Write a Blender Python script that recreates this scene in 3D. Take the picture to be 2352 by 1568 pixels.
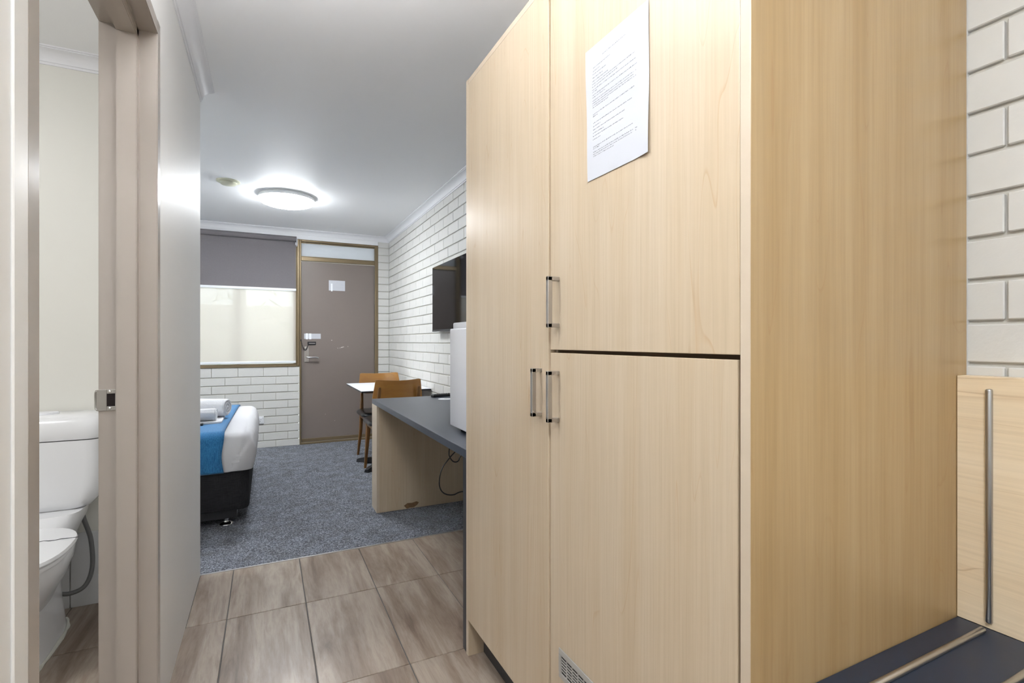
import bpy, bmesh, math, random
from mathutils import Vector, Matrix, noise
random.seed(7)
for o in list(bpy.data.objects): bpy.data.objects.remove(o)
SC = bpy.context.scene
COL = SC.collection
# ------------------------------------------------------------------ camera
cam = bpy.data.cameras.new('camera'); camo = bpy.data.objects.new('camera', cam); COL.objects.link(camo)
cam.sensor_width = 36.0; cam.lens = 36.0 * 1156.05 / 2352.0; cam.clip_start = 0.02; cam.clip_end = 100
camo.location = (0, 0, 1.1414); camo.rotation_euler = (math.radians(90), 0, math.radians(-26.018))
SC.camera = camo
# ------------------------------------------------------------------ world / exposure
W = bpy.data.worlds.new('sky'); SC.world = W; W.use_nodes = True
bg = W.node_tree.nodes['Background']; bg.inputs[0].default_value = (0.86, 0.93, 1.0, 1); bg.inputs[1].default_value = 2.35
SC.view_settings.view_transform = 'Standard'; SC.view_settings.look = 'None'
SC.view_settings.exposure = 0.66; SC.view_settings.gamma = 1.0; SC.view_settings.use_curve_mapping = False
LAMP_BED, FILL_BATH, FILL_HALL, FILL_KIT, FILL_WALL = 51.0, 53.0, 84.0, 54.0, 1700.0      # emission: seen bedroom light, then four unseen lights added as fill
# ------------------------------------------------------------------ main dimensions (metres, camera stands above the origin)
XL, XR, XC = -0.29, 1.312, 0.659
YL, YF = 2.876, 6.02
YC0, YC1 = 0.526, 1.730
ZCEIL = 2.370
COR = 0.060
XBATH = -0.41; YB = 2.775

# ------------------------------------------------------------------ material helpers
def newmat(name):
    m = bpy.data.materials.new(name); m.use_nodes = True
    nt = m.node_tree; b = nt.nodes['Principled BSDF']
    return m, nt, b
def nd(nt, kind, **kw):
    n = nt.nodes.new(kind)
    for k, v in kw.items():
        if k in n.inputs: n.inputs[k].default_value = v
        else: setattr(n, k, v)
    return n
def lk(nt, a, b): nt.links.new(a, b)
def plain(name, col, rough=0.5, metal=0.0, spec=0.5, bump=None, var=None):
    m, nt, b = newmat(name)
    b.inputs['Base Color'].default_value = (*col, 1); b.inputs['Roughness'].default_value = rough
    b.inputs['Metallic'].default_value = metal; b.inputs['Specular IOR Level'].default_value = spec
    tc = nd(nt, 'ShaderNodeTexCoord')
    if var:
        sc, amt = var
        n = nd(nt, 'ShaderNodeTexNoise', Scale=sc, Detail=4.0); lk(nt, tc.outputs['Object'], n.inputs['Vector'])
        mx = nd(nt, 'ShaderNodeMix', data_type='RGBA')
        mx.inputs['A'].default_value = (*[c * (1 - amt) for c in col], 1); mx.inputs['B'].default_value = (*[min(1, c * (1 + amt)) for c in col], 1)
        lk(nt, n.outputs['Fac'], mx.inputs['Factor']); lk(nt, mx.outputs['Result'], b.inputs['Base Color'])
    if bump:
        sc, st = bump
        n = nd(nt, 'ShaderNodeTexNoise', Scale=sc, Detail=3.0); lk(nt, tc.outputs['Object'], n.inputs['Vector'])
        bp = nd(nt, 'ShaderNodeBump', Strength=st, Distance=0.002); lk(nt, n.outputs['Fac'], bp.inputs['Height']); lk(nt, bp.outputs['Normal'], b.inputs['Normal'])
    return m
def ramp(nt, stops):
    r = nd(nt, 'ShaderNodeValToRGB'); e = r.color_ramp.elements
    e[0].position, e[0].color = stops[0][0], (*stops[0][1], 1)
    e[1].position, e[1].color = stops[-1][0], (*stops[-1][1], 1)
    for p, c in stops[1:-1]:
        x = e.new(p); x.color = (*c, 1)
    return r
def maple(name, light, mid, line, axis='Z', rough=0.32, lines=0.50):
    """pale maple laminate: long soft streaks, fine pores and thin cathedral lines along one axis"""
    m, nt, b = newmat(name)
    tc = nd(nt, 'ShaderNodeTexCoord'); oi = nd(nt, 'ShaderNodeObjectInfo')
    add = nd(nt, 'ShaderNodeVectorMath', operation='ADD'); sc = nd(nt, 'ShaderNodeVectorMath', operation='SCALE')
    sc.inputs[0].default_value = (7.3, 3.1, 5.7); lk(nt, oi.outputs['Random'], sc.inputs['Scale'])
    lk(nt, tc.outputs['Object'], add.inputs[0]); lk(nt, sc.outputs[0], add.inputs[1])
    def mapped(across, along):
        mp = nd(nt, 'ShaderNodeMapping')
        s = [across] * 3; s['XYZ'.index(axis)] = along
        mp.inputs['Scale'].default_value = s; lk(nt, add.outputs[0], mp.inputs['Vector']); return mp
    n1 = nd(nt, 'ShaderNodeTexNoise', Scale=1.0, Detail=5.0, Roughness=0.6); lk(nt, mapped(13, 0.7).outputs[0], n1.inputs['Vector'])
    n2 = nd(nt, 'ShaderNodeTexNoise', Scale=1.0, Detail=3.0, Roughness=0.6); lk(nt, mapped(160, 3.0).outputs[0], n2.inputs['Vector'])
    n3 = nd(nt, 'ShaderNodeTexNoise', Scale=1.0, Detail=2.0, Roughness=0.5, Distortion=0.3); lk(nt, mapped(6.5, 0.55).outputs[0], n3.inputs['Vector'])
    r1 = ramp(nt, [(0.30, light), (0.52, tuple((a + c) / 2 for a, c in zip(light, mid))), (0.75, mid)]); lk(nt, n1.outputs['Fac'], r1.inputs['Fac'])
    mu = nd(nt, 'ShaderNodeMath', operation='MULTIPLY'); mu.inputs[1].default_value = 15.0; lk(nt, n3.outputs['Fac'], mu.inputs[0])
    fr = nd(nt, 'ShaderNodeMath', operation='FRACT'); lk(nt, mu.outputs[0], fr.inputs[0])
    r3 = ramp(nt, [(0.0, (0, 0, 0)), (0.44, (0.06,) * 3), (0.485, (1, 1, 1)), (0.50, (0, 0, 0)), (1.0, (0, 0, 0))]); lk(nt, fr.outputs[0], r3.inputs['Fac'])
    g = nd(nt, 'ShaderNodeMath', operation='MULTIPLY'); g.inputs[1].default_value = lines; lk(nt, r3.outputs['Color'], g.inputs[0])
    msk = ramp(nt, [(0.42, (0, 0, 0)), (0.62, (1, 1, 1))]); lk(nt, n1.outputs['Fac'], msk.inputs['Fac'])
    g2 = nd(nt, 'ShaderNodeMath', operation='MULTIPLY'); lk(nt, g.outputs[0], g2.inputs[0]); lk(nt, msk.outputs['Color'], g2.inputs[1])
    mx = nd(nt, 'ShaderNodeMix', data_type='RGBA'); mx.inputs['B'].default_value = (*line, 1)
    lk(nt, g2.outputs[0], mx.inputs['Factor']); lk(nt, r1.outputs['Color'], mx.inputs['A'])
    r2 = ramp(nt, [(0.30, (0.93, 0.92, 0.90)), (0.62, (1.03, 1.03, 1.03))]); lk(nt, n2.outputs['Fac'], r2.inputs['Fac'])
    m2 = nd(nt, 'ShaderNodeMix', data_type='RGBA', blend_type='MULTIPLY'); m2.inputs['Factor'].default_value = 1.0
    lk(nt, mx.outputs['Result'], m2.inputs['A']); lk(nt, r2.outputs['Color'], m2.inputs['B'])
    lk(nt, m2.outputs['Result'], b.inputs['Base Color'])
    b.inputs['Roughness'].default_value = rough
    bp = nd(nt, 'ShaderNodeBump', Strength=0.05, Distance=0.001); lk(nt, n2.outputs['Fac'], bp.inputs['Height']); lk(nt, bp.outputs['Normal'], b.inputs['Normal'])
    return m
def tilewood(name):
    m, nt, b = newmat(name)
    tc = nd(nt, 'ShaderNodeTexCoord'); oi = nd(nt, 'ShaderNodeObjectInfo')
    sc = nd(nt, 'ShaderNodeVectorMath', operation='SCALE'); sc.inputs[0].default_value = (31.0, 17.0, 5.0); lk(nt, oi.outputs['Random'], sc.inputs['Scale'])
    add = nd(nt, 'ShaderNodeVectorMath', operation='ADD'); lk(nt, tc.outputs['Object'], add.inputs[0]); lk(nt, sc.outputs[0], add.inputs[1])
    def mapped(x, y):
        mp = nd(nt, 'ShaderNodeMapping'); mp.inputs['Scale'].default_value = (x, y, 1); lk(nt, add.outputs[0], mp.inputs['Vector']); return mp
    n1 = nd(nt, 'ShaderNodeTexNoise', Scale=1.0, Detail=6.0, Roughness=0.62, Distortion=0.4); lk(nt, mapped(11, 1.5).outputs[0], n1.inputs['Vector'])
    n2 = nd(nt, 'ShaderNodeTexNoise', Scale=1.0, Detail=5.0, Roughness=0.7, Distortion=0.6); lk(nt, mapped(90, 7).outputs[0], n2.inputs['Vector'])
    r = ramp(nt, [(0.32, (0.145, 0.100, 0.072)), (0.46, (0.255, 0.198, 0.155)), (0.58, (0.36, 0.302, 0.25)), (0.72, (0.245, 0.178, 0.130))]); lk(nt, n1.outputs['Fac'], r.inputs['Fac'])
    r2 = ramp(nt, [(0.30, (0.80, 0.78, 0.76)), (0.50, (1, 1, 1)), (0.75, (1.08, 1.08, 1.08))]); lk(nt, n2.outputs['Fac'], r2.inputs['Fac'])
    mx = nd(nt, 'ShaderNodeMix', data_type='RGBA', blend_type='MULTIPLY'); mx.inputs['Factor'].default_value = 1.0
    lk(nt, r.outputs['Color'], mx.inputs['A']); lk(nt, r2.outputs['Color'], mx.inputs['B']); lk(nt, mx.outputs['Result'], b.inputs['Base Color'])
    b.inputs['Roughness'].default_value = 0.33
    n4 = nd(nt, 'ShaderNodeTexNoise', Scale=1.0, Detail=4.0); lk(nt, mapped(60, 30).outputs[0], n4.inputs['Vector'])
    bp = nd(nt, 'ShaderNodeBump', Strength=0.22, Distance=0.002); lk(nt, n4.outputs['Fac'], bp.inputs['Height']); lk(nt, bp.outputs['Normal'], b.inputs['Normal'])
    return m
def carpetmat(name):
    m, nt, b = newmat(name)
    tc = nd(nt, 'ShaderNodeTexCoord')
    n1 = nd(nt, 'ShaderNodeTexNoise', Scale=135.0, Detail=5.0, Roughness=0.8); lk(nt, tc.outputs['Object'], n1.inputs['Vector'])
    n2 = nd(nt, 'ShaderNodeTexNoise', Scale=9.0, Detail=4.0, Roughness=0.6); lk(nt, tc.outputs['Object'], n2.inputs['Vector'])
    n3 = nd(nt, 'ShaderNodeTexVoronoi', Scale=210.0); lk(nt, tc.outputs['Object'], n3.inputs['Vector'])
    r = ramp(nt, [(0.36, (0.030, 0.033, 0.039)), (0.47, (0.115, 0.123, 0.142)), (0.56, (0.25, 0.265, 0.295)), (0.66, (0.52, 0.54, 0.585))]); lk(nt, n1.outputs['Fac'], r.inputs['Fac'])
    r2 = ramp(nt, [(0.35, (0.78, 0.77, 0.75)), (0.65, (1.08, 1.09, 1.12))]); lk(nt, n2.outputs['Fac'], r2.inputs['Fac'])
    mx = nd(nt, 'ShaderNodeMix', data_type='RGBA', blend_type='MULTIPLY'); mx.inputs['Factor'].default_value = 1.0
    lk(nt, r.outputs['Color'], mx.inputs['A']); lk(nt, r2.outputs['Color'], mx.inputs['B']); lk(nt, mx.outputs['Result'], b.inputs['Base Color'])
    b.inputs['Roughness'].default_value = 0.95; b.inputs['Specular IOR Level'].default_value = 0.1
    bp = nd(nt, 'ShaderNodeBump', Strength=0.7, Distance=0.004); lk(nt, n3.outputs['Distance'], bp.inputs['Height']); lk(nt, bp.outputs['Normal'], b.inputs['Normal'])
    return m
def weave(name, a, c, sx, sy, sz, rough=0.9, sheen=0.0):
    """woven cloth: fine stretched threads in two directions"""
    m, nt, b = newmat(name); tc = nd(nt, 'ShaderNodeTexCoord')
    mp = nd(nt, 'ShaderNodeMapping'); mp.inputs['Scale'].default_value = (sx, sy, sz); lk(nt, tc.outputs['Object'], mp.inputs['Vector'])
    n1 = nd(nt, 'ShaderNodeTexNoise', Scale=1.0, Detail=3.0, Roughness=0.7); lk(nt, mp.outputs[0], n1.inputs['Vector'])
    mp2 = nd(nt, 'ShaderNodeMapping'); mp2.inputs['Scale'].default_value = (sy, sx, sx * 0.8); lk(nt, tc.outputs['Object'], mp2.inputs['Vector'])
    n2 = nd(nt, 'ShaderNodeTexNoise', Scale=1.0, Detail=2.0); lk(nt, mp2.outputs[0], n2.inputs['Vector'])
    av = nd(nt, 'ShaderNodeMath', operation='MULTIPLY_ADD'); av.inputs[1].default_value = 0.35; lk(nt, n2.outputs['Fac'], av.inputs[0])
    m65 = nd(nt, 'ShaderNodeMath', operation='MULTIPLY'); m65.inputs[1].default_value = 0.65; lk(nt, n1.outputs['Fac'], m65.inputs[0]); lk(nt, m65.outputs[0], av.inputs[2])
    r = ramp(nt, [(0.36, a), (0.64, c)]); lk(nt, av.outputs[0], r.inputs['Fac']); lk(nt, r.outputs['Color'], b.inputs['Base Color'])
    b.inputs['Roughness'].default_value = rough; b.inputs['Specular IOR Level'].default_value = 0.2
    b.inputs['Sheen Weight'].default_value = sheen
    bp = nd(nt, 'ShaderNodeBump', Strength=0.3, Distance=0.001); lk(nt, av.outputs[0], bp.inputs['Height']); lk(nt, bp.outputs['Normal'], b.inputs['Normal'])
    return m
def emitter(name, col, strength):
    m, nt, b = newmat(name); b.inputs['Base Color'].default_value = (0.9, 0.9, 0.9, 1)
    b.inputs['Emission Color'].default_value = (*col, 1); b.inputs['Emission Strength'].default_value = strength
    return m
def glassmat(name):
    m = bpy.data.materials.new(name); m.use_nodes = True; nt = m.node_tree; nt.nodes.clear()
    out = nd(nt, 'ShaderNodeOutputMaterial'); tr = nd(nt, 'ShaderNodeBsdfTransparent'); tr.inputs[0].default_value = (0.93, 0.96, 0.94, 1)
    gl = nd(nt, 'ShaderNodeBsdfGlossy', Roughness=0.02); fr = nd(nt, 'ShaderNodeFresnel', IOR=1.45); mx = nd(nt, 'ShaderNodeMixShader')
    lk(nt, fr.outputs[0], mx.inputs[0]); lk(nt, tr.outputs[0], mx.inputs[1]); lk(nt, gl.outputs[0], mx.inputs[2]); lk(nt, mx.outputs[0], out.inputs[0])
    return m
def sheer(name, col, through, see):
    """light-filtering cloth: diffuse + translucent + a little see-through"""
    m = bpy.data.materials.new(name); m.use_nodes = True; nt = m.node_tree; nt.nodes.clear()
    out = nd(nt, 'ShaderNodeOutputMaterial'); d = nd(nt, 'ShaderNodeBsdfDiffuse'); d.inputs[0].default_value = (*col, 1)
    t = nd(nt, 'ShaderNodeBsdfTranslucent'); t.inputs[0].default_value = (*col, 1); tr = nd(nt, 'ShaderNodeBsdfTransparent')
    m1 = nd(nt, 'ShaderNodeMixShader'); m1.inputs[0].default_value = through; m2 = nd(nt, 'ShaderNodeMixShader'); m2.inputs[0].default_value = see
    lk(nt, d.outputs[0], m1.inputs[1]); lk(nt, t.outputs[0], m1.inputs[2]); lk(nt, m1.outputs[0], m2.inputs[1]); lk(nt, tr.outputs[0], m2.inputs[2]); lk(nt, m2.outputs[0], out.inputs[0])
    return m

M = {}
M['wall'] = plain('wall_paint', (0.86, 0.855, 0.845), 0.50, spec=0.32, bump=(14, 0.10), var=(2.2, 0.025))
M['bathwall'] = plain('bathroom_paint', (0.78, 0.77, 0.715), 0.5)
M['ceiling'] = plain('ceiling_paint', (0.93, 0.935, 0.945), 0.55, bump=(3, 0.05))
M['cornice'] = plain('cornice_paint', (0.84, 0.845, 0.87), 0.5)
M['brick'] = plain('painted_brick', (0.66, 0.655, 0.63), 0.45, bump=(60, 0.35), var=(25, 0.02))
M['mortar'] = plain('painted_mortar', (0.56, 0.545, 0.50), 0.7, bump=(90, 0.5))
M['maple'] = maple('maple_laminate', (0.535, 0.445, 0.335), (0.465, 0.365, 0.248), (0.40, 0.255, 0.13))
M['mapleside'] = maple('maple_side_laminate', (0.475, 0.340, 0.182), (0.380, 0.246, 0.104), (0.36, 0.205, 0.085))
M['mapleh'] = maple('maple_laminate_sideways', (0.86, 0.715, 0.52), (0.78, 0.62, 0.42), (0.46, 0.28, 0.13), axis='Y')
M['mapleedge'] = plain('maple_edge_band', (0.52, 0.435, 0.335), 0.4, var=(30, 0.05))
M['gap'] = plain('dark_wood_edge', (0.13, 0.075, 0.035), 0.7)
M['desktop'] = plain('charcoal_laminate', (0.042, 0.050, 0.070), 0.34, var=(40, 0.08))
M['bench'] = plain('navy_laminate', (0.014, 0.024, 0.048), 0.38, var=(60, 0.1))
M['kick'] = plain('dark_kickboard', (0.026, 0.028, 0.033), 0.4)
M['steel'] = plain('brushed_steel', (0.50, 0.48, 0.46), 0.38, 1.0, bump=(120, 0.05))
M['chrome'] = plain('chrome', (0.75, 0.75, 0.75), 0.12, 1.0)
M['rod'] = plain('steel_rod', (0.46, 0.46, 0.46), 0.30, 1.0)
M['grille'] = plain('grey_grille', (0.42, 0.41, 0.39), 0.45, 0.3)
M['black'] = plain('black_plastic', (0.012, 0.012, 0.014), 0.4)
M['void'] = plain('dark_hole', (0.010, 0.005, 0.005), 0.9)
M['paper'] = plain('paper', (0.52, 0.535, 0.575), 0.6)
M['ink'] = plain('ink', (0.06, 0.06, 0.07), 0.7)
M['inklight'] = plain('ink_light', (0.50, 0.51, 0.55), 0.7)
M['tape'] = plain('clear_tape', (0.88, 0.90, 0.95), 0.15)
M['frame'] = plain('taupe_gloss_paint', (0.415, 0.372, 0.335), 0.22, var=(6, 0.03), bump=(20, 0.05))
M['caulk'] = plain('white_gloss_paint', (0.84, 0.835, 0.82), 0.35, bump=(30, 0.2))
M['bronze'] = plain('bronze_aluminium', (0.205, 0.155, 0.090), 0.38, 0.55)
M['doorleaf'] = plain('taupe_door_paint', (0.190, 0.158, 0.140), 0.36, bump=(80, 0.08), var=(3, 0.04))
M['fleck'] = plain('paint_chip', (0.62, 0.58, 0.54), 0.7)
M['tile'] = tilewood('wood_look_tile'); M['grout'] = plain('grout', (0.135, 0.13, 0.125), 0.9)
M['carpet'] = carpetmat('charcoal_carpet')
M['alu'] = plain('aluminium', (0.62, 0.62, 0.62), 0.35, 0.9)
M['blockout'] = weave('grey_blockout_cloth', (0.150, 0.140, 0.148), (0.185, 0.174, 0.183), 400, 400, 400)
M['sheer'] = sheer('white_sunscreen_cloth', (0.87, 0.805, 0.74), 0.55, 0.08)
M['frost'] = sheer('frosted_pane', (0.74, 0.77, 0.80), 0.25, 0.0)
M['glass'] = glassmat('window_glass')
M['white'] = plain('white_plastic', (0.82, 0.83, 0.86), 0.35)
M['whiterail'] = plain('white_rail', (0.84, 0.86, 0.88), 0.3)
M['fridge'] = plain('white_enamel', (0.78, 0.79, 0.84), 0.28)
M['china'] = plain('white_porcelain', (0.83, 0.835, 0.85), 0.12, spec=0.6)
M['seatplastic'] = plain('white_seat_plastic', (0.82, 0.825, 0.84), 0.28)
M['sealant'] = plain('sealant', (0.70, 0.70, 0.64), 0.6, bump=(80, 0.4), var=(60, 0.15))
M['hose'] = plain('grey_hose', (0.13, 0.13, 0.13), 0.4, bump=(300, 0.4))
M['skirt'] = plain('white_skirting_tile', (0.68, 0.69, 0.70), 0.3)
M['sheet'] = plain('white_sheet', (0.58, 0.58, 0.60), 0.9, spec=0.2, bump=(14, 0.25))
M['runner'] = weave('blue_runner', (0.012, 0.090, 0.225), (0.042, 0.205, 0.43), 260, 260, 14, sheen=0.2)
M['bedbase'] = weave('charcoal_upholstery', (0.006, 0.006, 0.007), (0.026, 0.026, 0.028), 30, 500, 420)
M['towel'] = plain('white_towel', (0.70, 0.71, 0.74), 0.95, spec=0.1, bump=(220, 0.8))
M['chairwood'] = maple('oiled_timber', (0.32, 0.152, 0.034), (0.24, 0.106, 0.022), (0.22, 0.09, 0.02), axis='X', rough=0.3, lines=0.2)
M['chairleg'] = maple('oiled_timber_leg', (0.16, 0.072, 0.017), (0.115, 0.050, 0.012), (0.20, 0.08, 0.02), axis='Z', rough=0.35, lines=0.1)
M['chip'] = plain('raw_chipboard', (0.16, 0.095, 0.045), 0.9, var=(90, 0.5))
M['vinyl'] = plain('black_vinyl', (0.010, 0.011, 0.014), 0.28)
M['tabletop'] = plain('white_laminate', (0.80, 0.82, 0.87), 0.35)
M['screen'] = plain('black_screen', (0.006, 0.006, 0.007), 0.05, spec=0.22)
M['beige'] = plain('aged_plastic', (0.60, 0.60, 0.47), 0.45)
M['lampring'] = plain('lamp_ring', (0.90, 0.91, 0.92), 0.35)
M['lampbed'] = emitter('lamp_diffuser_bedroom', (0.93, 0.97, 1.0), LAMP_BED)
M['fillkit'] = emitter('fill_diffuser_kitchenette', (0.95, 0.98, 1.0), FILL_KIT)
M['fillwall'] = emitter('fill_disc_wall', (0.96, 0.98, 1.0), FILL_WALL)
M['fillhall'] = emitter('fill_disc_hall', (0.97, 0.98, 1.0), FILL_HALL)
M['fillbath'] = emitter('fill_diffuser_bathroom', (0.97, 0.98, 1.0), FILL_BATH)
M['outwall'] = plain('outdoor_render', (0.72, 0.68, 0.60), 0.8)
M['paving'] = plain('outdoor_paving', (0.45, 0.43, 0.40), 0.9)
M['leaf'] = plain('hedge_leaf', (0.07, 0.22, 0.04), 0.6, var=(12, 0.5))

# ------------------------------------------------------------------ mesh helpers
def BM(): return bmesh.new()
def box(bm, x0, x1, y0, y1, z0, z1, bev=0.0, seg=1):
    r = bmesh.ops.create_cube(bm, size=1.0)
    vs = r['verts']
    for v in vs: v.co = Vector((x0 + (v.co.x + .5) * (x1 - x0), y0 + (v.co.y + .5) * (y1 - y0), z0 + (v.co.z + .5) * (z1 - z0)))
    if bev > 0:
        es = list({e for v in vs for e in v.link_edges})
        bmesh.ops.bevel(bm, geom=es, offset=bev, segments=seg, profile=0.5, affect='EDGES')
    return bm
def prism(bm, poly, axis, a0, a1):
    """extrude a closed polygon; axis 'X' -> poly in (y,z); 'Y' -> (x,z); 'Z' -> (x,y)"""
    def mk(p, a): return {'X': (a, p[0], p[1]), 'Y': (p[0], a, p[1]), 'Z': (p[0], p[1], a)}[axis]
    A = [bm.verts.new(mk(p, a0)) for p in poly]; B = [bm.verts.new(mk(p, a1)) for p in poly]
    n = len(poly)
    for i in range(n): bm.faces.new((A[i], A[(i + 1) % n], B[(i + 1) % n], B[i]))
    bm.faces.new(A[::-1]); bm.faces.new(B)
    bmesh.ops.recalc_face_normals(bm, faces=bm.faces[:])
    return bm
def smoothpath(pts, n=6):
    P = [Vector(p) for p in pts]; out = []
    for i in range(len(P) - 1):
        p0 = P[max(i - 1, 0)]; p1 = P[i]; p2 = P[i + 1]; p3 = P[min(i + 2, len(P) - 1)]
        for k in range(n):
            t = k / n
            out.append(0.5 * ((2 * p1) + (-p0 + p2) * t + (2 * p0 - 5 * p1 + 4 * p2 - p3) * t * t + (-p0 + 3 * p1 - 3 * p2 + p3) * t ** 3))
    out.append(P[-1]); return out
def tube(bm, pts, r, n=8, closed=False):
    P = [Vector(p) for p in pts]; rs = r if isinstance(r, (list, tuple)) else [r] * len(P)
    rings = []; up = None
    for i, p in enumerate(P):
        if closed: d = P[(i + 1) % len(P)] - P[i - 1]
        else: d = P[min(i + 1, len(P) - 1)] - P[max(i - 1, 0)]
        d.normalize()
        if up is None: up = d.orthogonal()
        up = up - d * up.dot(d)
        if up.length < 1e-6: up = d.orthogonal()
        up.normalize(); s = d.cross(up)
        rings.append([bm.verts.new(p + (up * math.cos(a) + s * math.sin(a)) * rs[i]) for a in (2 * math.pi * k / n for k in range(n))])
    m = len(rings)
    for i in range(m if closed else m - 1):
        A, B = rings[i], rings[(i + 1) % m]
        for k in range(n): bm.faces.new((A[k], A[(k + 1) % n], B[(k + 1) % n], B[k]))
    if not closed: bm.faces.new(rings[0][::-1]); bm.faces.new(rings[-1])
    return bm
def lathe(bm, prof, c=(0, 0, 0), n=32, axis='Z'):
    c = Vector(c); rings = []
    def P(r, z, a):
        x, y = r * math.cos(a), r * math.sin(a)
        return c + (Vector((x, y, z)) if axis == 'Z' else Vector((z, x, y)) if axis == 'X' else Vector((x, z, y)))
    for r, z in prof:
        if r < 1e-5: rings.append([bm.verts.new(P(0, z, 0))])
        else: rings.append([bm.verts.new(P(r, z, 2 * math.pi * k / n)) for k in range(n)])
    for A, B in zip(rings[:-1], rings[1:]):
        for k in range(n):
            a0, a1 = A[k % len(A)], A[(k + 1) % len(A)]; b0, b1 = B[k % len(B)], B[(k + 1) % len(B)]
            f = [a0, a1, b1, b0]; f = [v for i, v in enumerate(f) if v not in f[:i]]
            if len(f) > 2: bm.faces.new(f)
    for R, rev in ((rings[0], True), (rings[-1], False)):
        if len(R) > 2: bm.faces.new(R[::-1] if rev else R)
    bmesh.ops.recalc_face_normals(bm, faces=bm.faces[:])
    return bm
def loft(bm, rings, cap0=True, cap1=True, closed=True):
    R = [[bm.verts.new(p) for p in r] for r in rings]
    n = len(R[0])
    for A, B in zip(R[:-1], R[1:]):
        for k in range(n if closed else n - 1): bm.faces.new((A[k], A[(k + 1) % n], B[(k + 1) % n], B[k]))
    if closed and cap0: bm.faces.new(R[0][::-1])
    if closed and cap1: bm.faces.new(R[-1])
    bmesh.ops.recalc_face_normals(bm, faces=bm.faces[:])
    return bm
def rrect(x0, x1, y0, y1, r, n=6):
    out = []
    for cx, cy, a0 in ((x1 - r, y1 - r, 0), (x0 + r, y1 - r, 90), (x0 + r, y0 + r, 180), (x1 - r, y0 + r, 270)):
        for k in range(n + 1):
            a = math.radians(a0 + 90 * k / n); out.append((cx + r * math.cos(a), cy + r * math.sin(a)))
    return out
def worldloc(o):
    v = Vector((0, 0, 0))
    while o is not None: v = v + o.location; o = o.parent
    return v
def obj(name, bm, mat, parent=None, smooth=False, local=False, mats=None):
    """one mesh object; vertices given in world space unless local"""
    me = bpy.data.meshes.new(name)
    if parent is not None and not local:
        bmesh.ops.translate(bm, verts=bm.verts[:], vec=-worldloc(parent))
    bm.to_mesh(me); bm.free()
    for m in (mats or [mat]): me.materials.append(M[m])
    if smooth:
        for p in me.polygons: p.use_smooth = True
        try: me.set_sharp_from_angle(angle=math.radians(40))
        except Exception: pass
    o = bpy.data.objects.new(name, me); COL.objects.link(o)
    if parent is not None: o.parent = parent
    return o
def thing(name, label, cat, loc, group=None):
    o = bpy.data.objects.new(name, None); COL.objects.link(o); o.location = loc
    o.empty_display_size = 0.05
    o['label'] = label; o['category'] = cat
    if group: o['group'] = group
    return o
def tag(o, label, cat, group=None):
    o['label'] = label; o['category'] = cat
    if group: o['group'] = group
    return o
def rebase(o):
    """put the origin of a one-mesh thing at the middle of its base"""
    cs = [v.co for v in o.data.vertices]
    c = Vector(((min(v.x for v in cs) + max(v.x for v in cs)) / 2, (min(v.y for v in cs) + max(v.y for v in cs)) / 2, min(v.z for v in cs)))
    o.data.transform(Matrix.Translation(-c)); o.location = c; return o
def struct(name, bm, mat, label=None, smooth=False, mats=None):
    o = obj(name, bm, mat, None, smooth, mats=mats); o['kind'] = 'structure'
    if label: o['label'] = label
    return o
def sroot(name, label, loc=(0, 0, 0)):
    o = bpy.data.objects.new(name, None); COL.objects.link(o); o.location = loc; o['kind'] = 'structure'; o['label'] = label; o.empty_display_size = 0.05
    return o

# ================================================================== THE ROOM
# ---- tiled floor (hall, kitchenette, bathroom): each tile its own piece in a grout bed
floor = struct('floor', box(BM(), -2.4, 1.42, -1.75, 2.87, -0.06, -0.004), 'grout', 'wood-look tiled floor of the hall and bathroom')
TX = [-0.146 + 0.302 * k for k in range(-8, 6)]; TY = [2.373 - 0.611 * k for k in range(-1, 8)]
tile_cache = {}
def tile(x0, x1, y0, y1):
    w, d = round(x1 - x0 - 0.004, 4), round(y1 - y0 - 0.004, 4)
    if w < 0.02 or d < 0.02: return
    if (w, d) not in tile_cache:
        bm = box(BM(), -w / 2, w / 2, -d / 2, d / 2, -0.008, 0.0, 0.0012)
        me = bpy.data.meshes.new('floor_tile'); bm.to_mesh(me); bm.free(); me.materials.append(M['tile']); tile_cache[(w, d)] = me
    o = bpy.data.objects.new('floor_tile', tile_cache[(w, d)]); COL.objects.link(o); o.parent = floor
    o.location = ((x0 + x1) / 2, (y0 + y1) / 2, random.uniform(-0.0004, 0.0004))
for i in range(len(TX) - 1):
    for j in range(len(TY) - 1):
        y1 = min(TY[j], 2.872); y0 = max(TY[j + 1], -1.7)
        x0, x1 = TX[i], min(TX[i + 1], XR + 0.01)
        if x1 - x0 < 0.02 or y1 - y0 < 0.02: continue
        if x1 < -0.30 and y0 > 2.37: y1 = min(y1, YB)
        for a, b in (((x0, min(x1, XBATH)), (max(x0, XL), x1)) if not (0.887 < y1 and y0 < 1.83) else ((x0, x1),)):
            if b - a > 0.02: tile(a, b, y0, y1)
# ---- carpet in the bedroom
carpet = struct('carpet', box(BM(), -3.0, XR + 0.01, 2.874, YF + 0.02, -0.02, 0.003), 'carpet', 'charcoal flecked carpet of the bedroom')
struct('trim_1', box(BM(), XL, 1.31, 2.868, 2.875, -0.01, 0.0045, 0.001), 'alu', 'thin metal strip between tiles and carpet')
# ---- ceiling
struct('ceiling', box(BM(), -3.1, 1.45, -1.8, 6.2, ZCEIL, ZCEIL + 0.08), 'ceiling', 'white plasterboard ceiling')
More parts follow.
